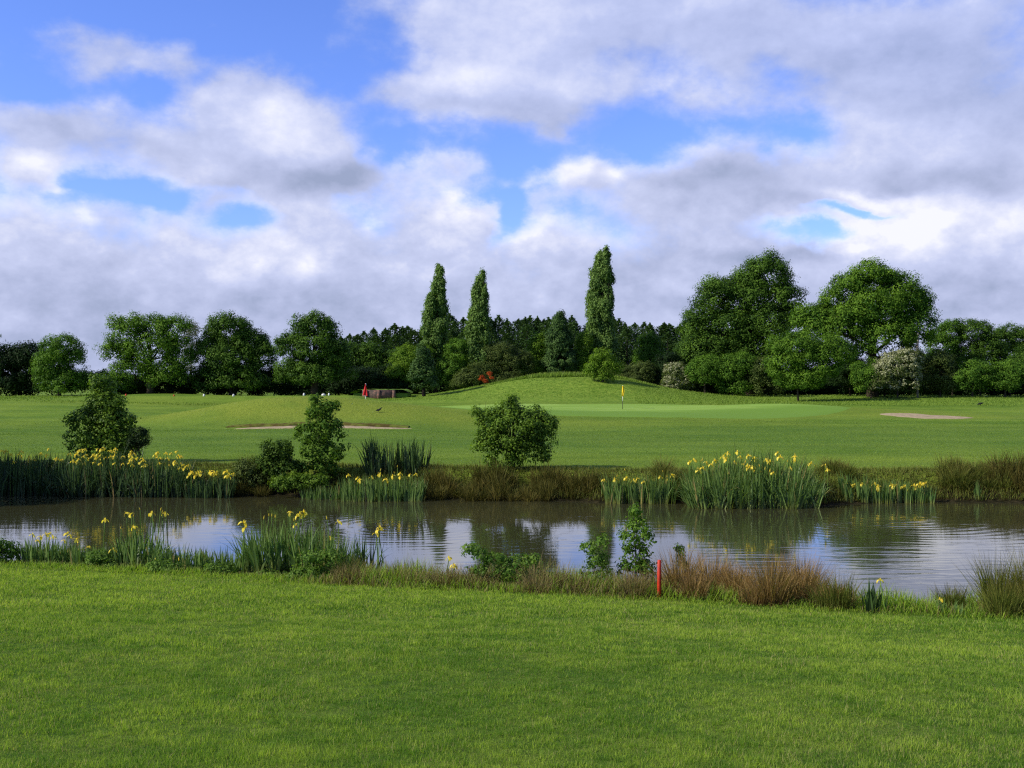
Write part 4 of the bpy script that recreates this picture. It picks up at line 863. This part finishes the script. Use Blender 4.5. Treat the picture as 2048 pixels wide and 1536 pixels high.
V, Q, v, h = bladeset(n, X, Y, rng.uniform(.08, .34, n)*np.interp(Y-Yf(X), [0, 1.5, 2.5], [1, .8, .3]), .016, np.abs(rng.normal(0, .5, n)), rng.uniform(.2, 1, n), 2, .01, vbase=.4, vsd=.25, vn=.2*vnoise(X, Y, .8, 61)); g.add(V, Q, v=v, h=h)
tag(g.build('far_bank_grass', M['rush_green']), 'rough brownish green grass along the far bank of the pond', 'grass', kind='stuff')

# ================================================================== WORLD
w = bpy.data.worlds.new('World'); sc.world = w; w.use_nodes = True; nt = w.node_tree; nt.nodes.clear()
out = nd(nt, 'OutputWorld'); bg = nd(nt, 'Background'); bg.inputs['Strength'].default_value = .1
sky = nd(nt, 'TexSky', sky_type='NISHITA'); sky.sun_disc = False; sky.sun_elevation = SUN_EL; sky.sun_rotation = SUN_AZ
sky.altitude = 100; sky.air_density = 1.0; sky.dust_density = .4; sky.ozone_density = 2.0
D = nd(nt, 'TexCoord').outputs['Generated']
sp = nd(nt, 'SeparateXYZ'); nt.links.new(D, sp.inputs[0])
ysafe = math_(nt, 'MAXIMUM', sp.outputs['Y'], .12)
u = math_(nt, 'ADD', math_(nt, 'MULTIPLY', math_(nt, 'DIVIDE', sp.outputs['X'], ysafe), 2.1), 1.024)
vv = math_(nt, 'SUBTRACT', .768, math_(nt, 'MULTIPLY', math_(nt, 'DIVIDE', sp.outputs['Z'], ysafe), 2.1))
cmb = nd(nt, 'CombineXYZ'); nt.links.new(u, cmb.inputs[0]); nt.links.new(vv, cmb.inputs[1])
Dz = vmath(nt, 'MULTIPLY', D, (1, 1, 1.45)).outputs[0]
def warp(scale, amt, src, det=4):
    nz_ = noise(nt, Dz, scale, det, .55, out='Color')
    o = vmath(nt, 'SUBTRACT', nz_, (.5, .5, .5)).outputs[0]
    return vmath(nt, 'ADD', src, vmath(nt, 'MULTIPLY', o, (amt, amt*.7, 0)).outputs[0]).outputs[0]
P1 = warp(6.5, .30, cmb.outputs[0], 9)
def blobsum(items, start=None):
    tot = start
    for (cx_, cy_, rx_, ry_, a_) in items:
        q = vmath(nt, 'MULTIPLY', vmath(nt, 'SUBTRACT', P1, (cx_/1000, cy_/1000, 0)).outputs[0], (1000/rx_, 1000/ry_, 0)).outputs[0]
        e = math_(nt, 'POWER', 2.71828, math_(nt, 'MULTIPLY', vmath(nt, 'DOT_PRODUCT', q, q).outputs['Value'], -1.0))
        tot = math_(nt, 'MULTIPLY', e, a_) if tot is None else math_(nt, 'MULTIPLY_ADD', e, a_, tot)
    return tot
f1 = noise(nt, Dz, 3.4, 9, .56)
Ls = vmath(nt, 'ADD', Dz, (-.022, 0, .045)).outputs[0]
f1b = noise(nt, Ls, 3.4, 9, .56)
f2 = noise(nt, Dz, 11.0, 7, .58)
f2b = noise(nt, vmath(nt, 'ADD', Dz, (-.006, 0, .016)).outputs[0], 11.0, 7, .58)
base = math_(nt, 'MULTIPLY_ADD', smooth(nt, vv, .36, .60), .62, .08)
cov = blobsum([
    (520, 80, 340, 130, -.60), (720, 120, 120, 110, -.30), (40, 40, 140, 120, -.45), (240, 10, 200, 60, -.40), (270, 175, 110, 26, -.2), (20, 190, 90, 30, -.3),
    (130, 350, 60, 30, -.45), (250, 355, 120, 18, -.5), (890, 290, 200, 42, -.45), (760, 240, 80, 60, -.4), (500, 445, 60, 34, -.65), (340, 385, 220, 18, -.45), (1000, 440, 40, 40, -.6), (680, 400, 60, 20, -.3),
    (1190, 150, 50, 60, -.15), (1300, 255, 200, 60, -.50), (1560, 260, 130, 45, -.45), (1560, 140, 60, 40, -.25), (1610, 460, 80, 30, -.95), (1740, 412, 130, 12, -.9), (1690, 455, 60, 16, -.5), (1040, 150, 60, 40, -.2),
    (1000, 335, 60, 30, -.4), (960, 385, 70, 18, -.5), (1010, 410, 30, 30, -.4),
    (150, 90, 100, 66, .85), (270, 120, 100, 30, .5), (350, 150, 30, 50, .3), (540, 262, 150, 118, 1.7), (450, 200, 80, 50, .5), (620, 340, 100, 50, .5), (190, 265, 160, 40, .30), (50, 240, 90, 30, .25), (930, 185, 170, 50, .75), (840, 170, 60, 25, .3), (1080, 230, 60, 30, .4), (1850, 230, 330, 170, .75), (1250, 70, 350, 100, .55), (900, 40, 90, 50, .35), (1560, 60, 200, 90, .3),
    (1150, 335, 75, 45, .7), (1420, 370, 210, 62, .6), (1600, 390, 50, 24, .5), (30, 325, 55, 40, .8), (85, 368, 40, 18, .4), (880, 430, 100, 50, .5), (1770, 380, 120, 16, .9), (1850, 445, 190, 30, .4)], base)
cov = math_(nt, 'ADD', cov, math_(nt, 'MULTIPLY', math_(nt, 'SUBTRACT', f1, .5), 1.3))
cov = math_(nt, 'ADD', cov, math_(nt, 'MULTIPLY', math_(nt, 'SUBTRACT', f2, .5), 1.9))
alpha = math_(nt, 'MULTIPLY', smooth(nt, cov, -.32, .48), smooth(nt, vv, .05, .40, .86, 1.0))
bri = blobsum([
    (500, 205, 110, 45, .34), (570, 240, 70, 45, .22), (620, 345, 110, 38, -.62), (470, 330, 100, 40, -.05), (930, 160, 80, 34, .20),
    (1140, 312, 50, 30, .55), (1230, 340, 40, 28, .42), (1080, 355, 50, 25, .35), (890, 412, 75, 32, .30), (900, 400, 30, 14, .25),
    (1060, 462, 40, 22, .45), (735, 434, 22, 12, .40), (590, 480, 40, 20, .25), (35, 318, 55, 35, .42), (85, 368, 30, 20, .3), (160, 375, 26, 14, .4), (150, 430, 26, 20, .35), (1000, 500, 160, 50, .12),
    (1770, 382, 110, 16, .45), (1830, 440, 190, 24, .35), (1840, 470, 60, 22, .35), (1950, 405, 110, 30, .25), (1880, 500, 60, 40, .15), (1730, 490, 50, 14, .4), (850, 330, 160, 40, .16),
    (1420, 335, 110, 25, -.36), (1480, 385, 130, 34, -.26), (1870, 345, 200, 40, -.42), (1820, 130, 200, 90, -.16), (2000, 210, 120, 120, -.22), (1610, 395, 50, 20, -.30), (1250, 60, 300, 60, .04),
    (300, 410, 150, 30, -.16), (260, 275, 160, 24, -.22), (80, 235, 90, 26, -.35), (150, 150, 120, 24, -.15), (950, 215, 120, 20, -.2), (120, 560, 300, 60, -.12), (300, 640, 600, 50, -.10), (1550, 500, 130, 16, -.36), (1950, 560, 120, 50, -.25), (1350, 470, 200, 40, -.02), (1560, 560, 400, 60, -.08)],
    math_(nt, 'MULTIPLY_ADD', math_(nt, 'SUBTRACT', f1, .5), .5, .57))
shd = math_(nt, 'ADD', math_(nt, 'MULTIPLY', math_(nt, 'SUBTRACT', f1, f1b), 1.5), math_(nt, 'MULTIPLY', math_(nt, 'SUBTRACT', f2, f2b), 1.15))
shd = math_(nt, 'MULTIPLY', shd, smooth(nt, vv, .30, .52, .9, 1.25))
# lit upper left edges of the cumulus: thin cloud facing the sun is bright
rim = math_(nt, 'MULTIPLY', smooth(nt, cov, .05, .42, 1, 0), smooth(nt, vv, .22, .34, .0, .22))
bri = math_(nt, 'ADD', math_(nt, 'ADD', math_(nt, 'ADD', bri, shd), rim), smooth(nt, vv, .48, .66, .0, -.20))
cr = nd(nt, 'ValToRGB'); nt.links.new(bri, cr.inputs[0])
el = cr.color_ramp.elements
CL = 10.0
for i_, (p, c) in enumerate([(0.0, (.340, .400, .59)), (.32, (.47, .525, .76)), (.60, (.59, .645, .90)), (.85, (.79, .82, 1.0)), (1.0, (.94, .95, 1.03))]):
    if i_ < 2: e_ = el[i_]; e_.position = p
    else: e_ = el.new(p)
    e_.color = c+(1,)
cloud = vmath(nt, 'SCALE', cr.outputs[0], scale=CL).outputs[0]
skyc = mixc(nt, 1.0, sky.outputs[0], (1.12, 1.34, 2.35), 'MULTIPLY')
skyc = nt.nodes[-1]; skyc.clamp_result = False
final = nt.nodes.new('ShaderNodeMix'); final.data_type = 'RGBA'
# clouds thin out behind the viewer
front = smooth(nt, sp.outputs['Y'], -.2, .25)
alpha2 = math_(nt, 'MULTIPLY', alpha, math_(nt, 'MULTIPLY_ADD', front, .6, .4))
nt.links.new(alpha2, final.inputs[0]); nt.links.new(skyc.outputs[2], final.inputs[6]); nt.links.new(cloud, final.inputs[7])
dim = vmath(nt, 'SCALE', final.outputs[2]); nt.links.new(smooth(nt, sp.outputs['Y'], .0, .6, .6, 1.0), dim.inputs['Scale']); nt.links.new(dim.outputs[0], bg.inputs[0]); nt.links.new(bg.outputs[0], out.inputs[0])

sl = bpy.data.lights.new('sun', 'SUN'); sl.energy = 5.0; sl.angle = math.radians(.5); sl.color = (1, .93, .80)
so = bpy.data.objects.new('sun', sl); COL.objects.link(so)
from mathutils import Vector
sd_ = Vector((math.sin(SUN_AZ)*math.cos(SUN_EL), math.cos(SUN_AZ)*math.cos(SUN_EL), math.sin(SUN_EL)))
so.rotation_euler = sd_.to_track_quat('Z', 'Y').to_euler()
so.location = (0, 0, 60)

cam = bpy.data.cameras.new('camera'); co = bpy.data.objects.new('camera', cam); COL.objects.link(co)
co.location = (0, 0, CAMZ); co.rotation_euler = (math.pi/2, 0, 0); cam.sensor_width = 36; cam.lens = 36*F/2048; cam.clip_end = 12000; cam.clip_start = .05
sc.camera = co
sc.view_settings.view_transform = 'Standard'; sc.view_settings.look = 'None'; sc.view_settings.exposure = 0; sc.view_settings.gamma = 1
sc.render.engine = 'CYCLES'
sc.cycles.max_bounces = 6; sc.cycles.diffuse_bounces = 3; sc.cycles.glossy_bounces = 2; sc.cycles.transmission_bounces = 3; sc.cycles.transparent_max_bounces = 4
sc.cycles.use_adaptive_sampling = True; sc.cycles.adaptive_threshold = .02
sc.cycles.use_denoising = False; sc.cycles.filter_width = 1.25
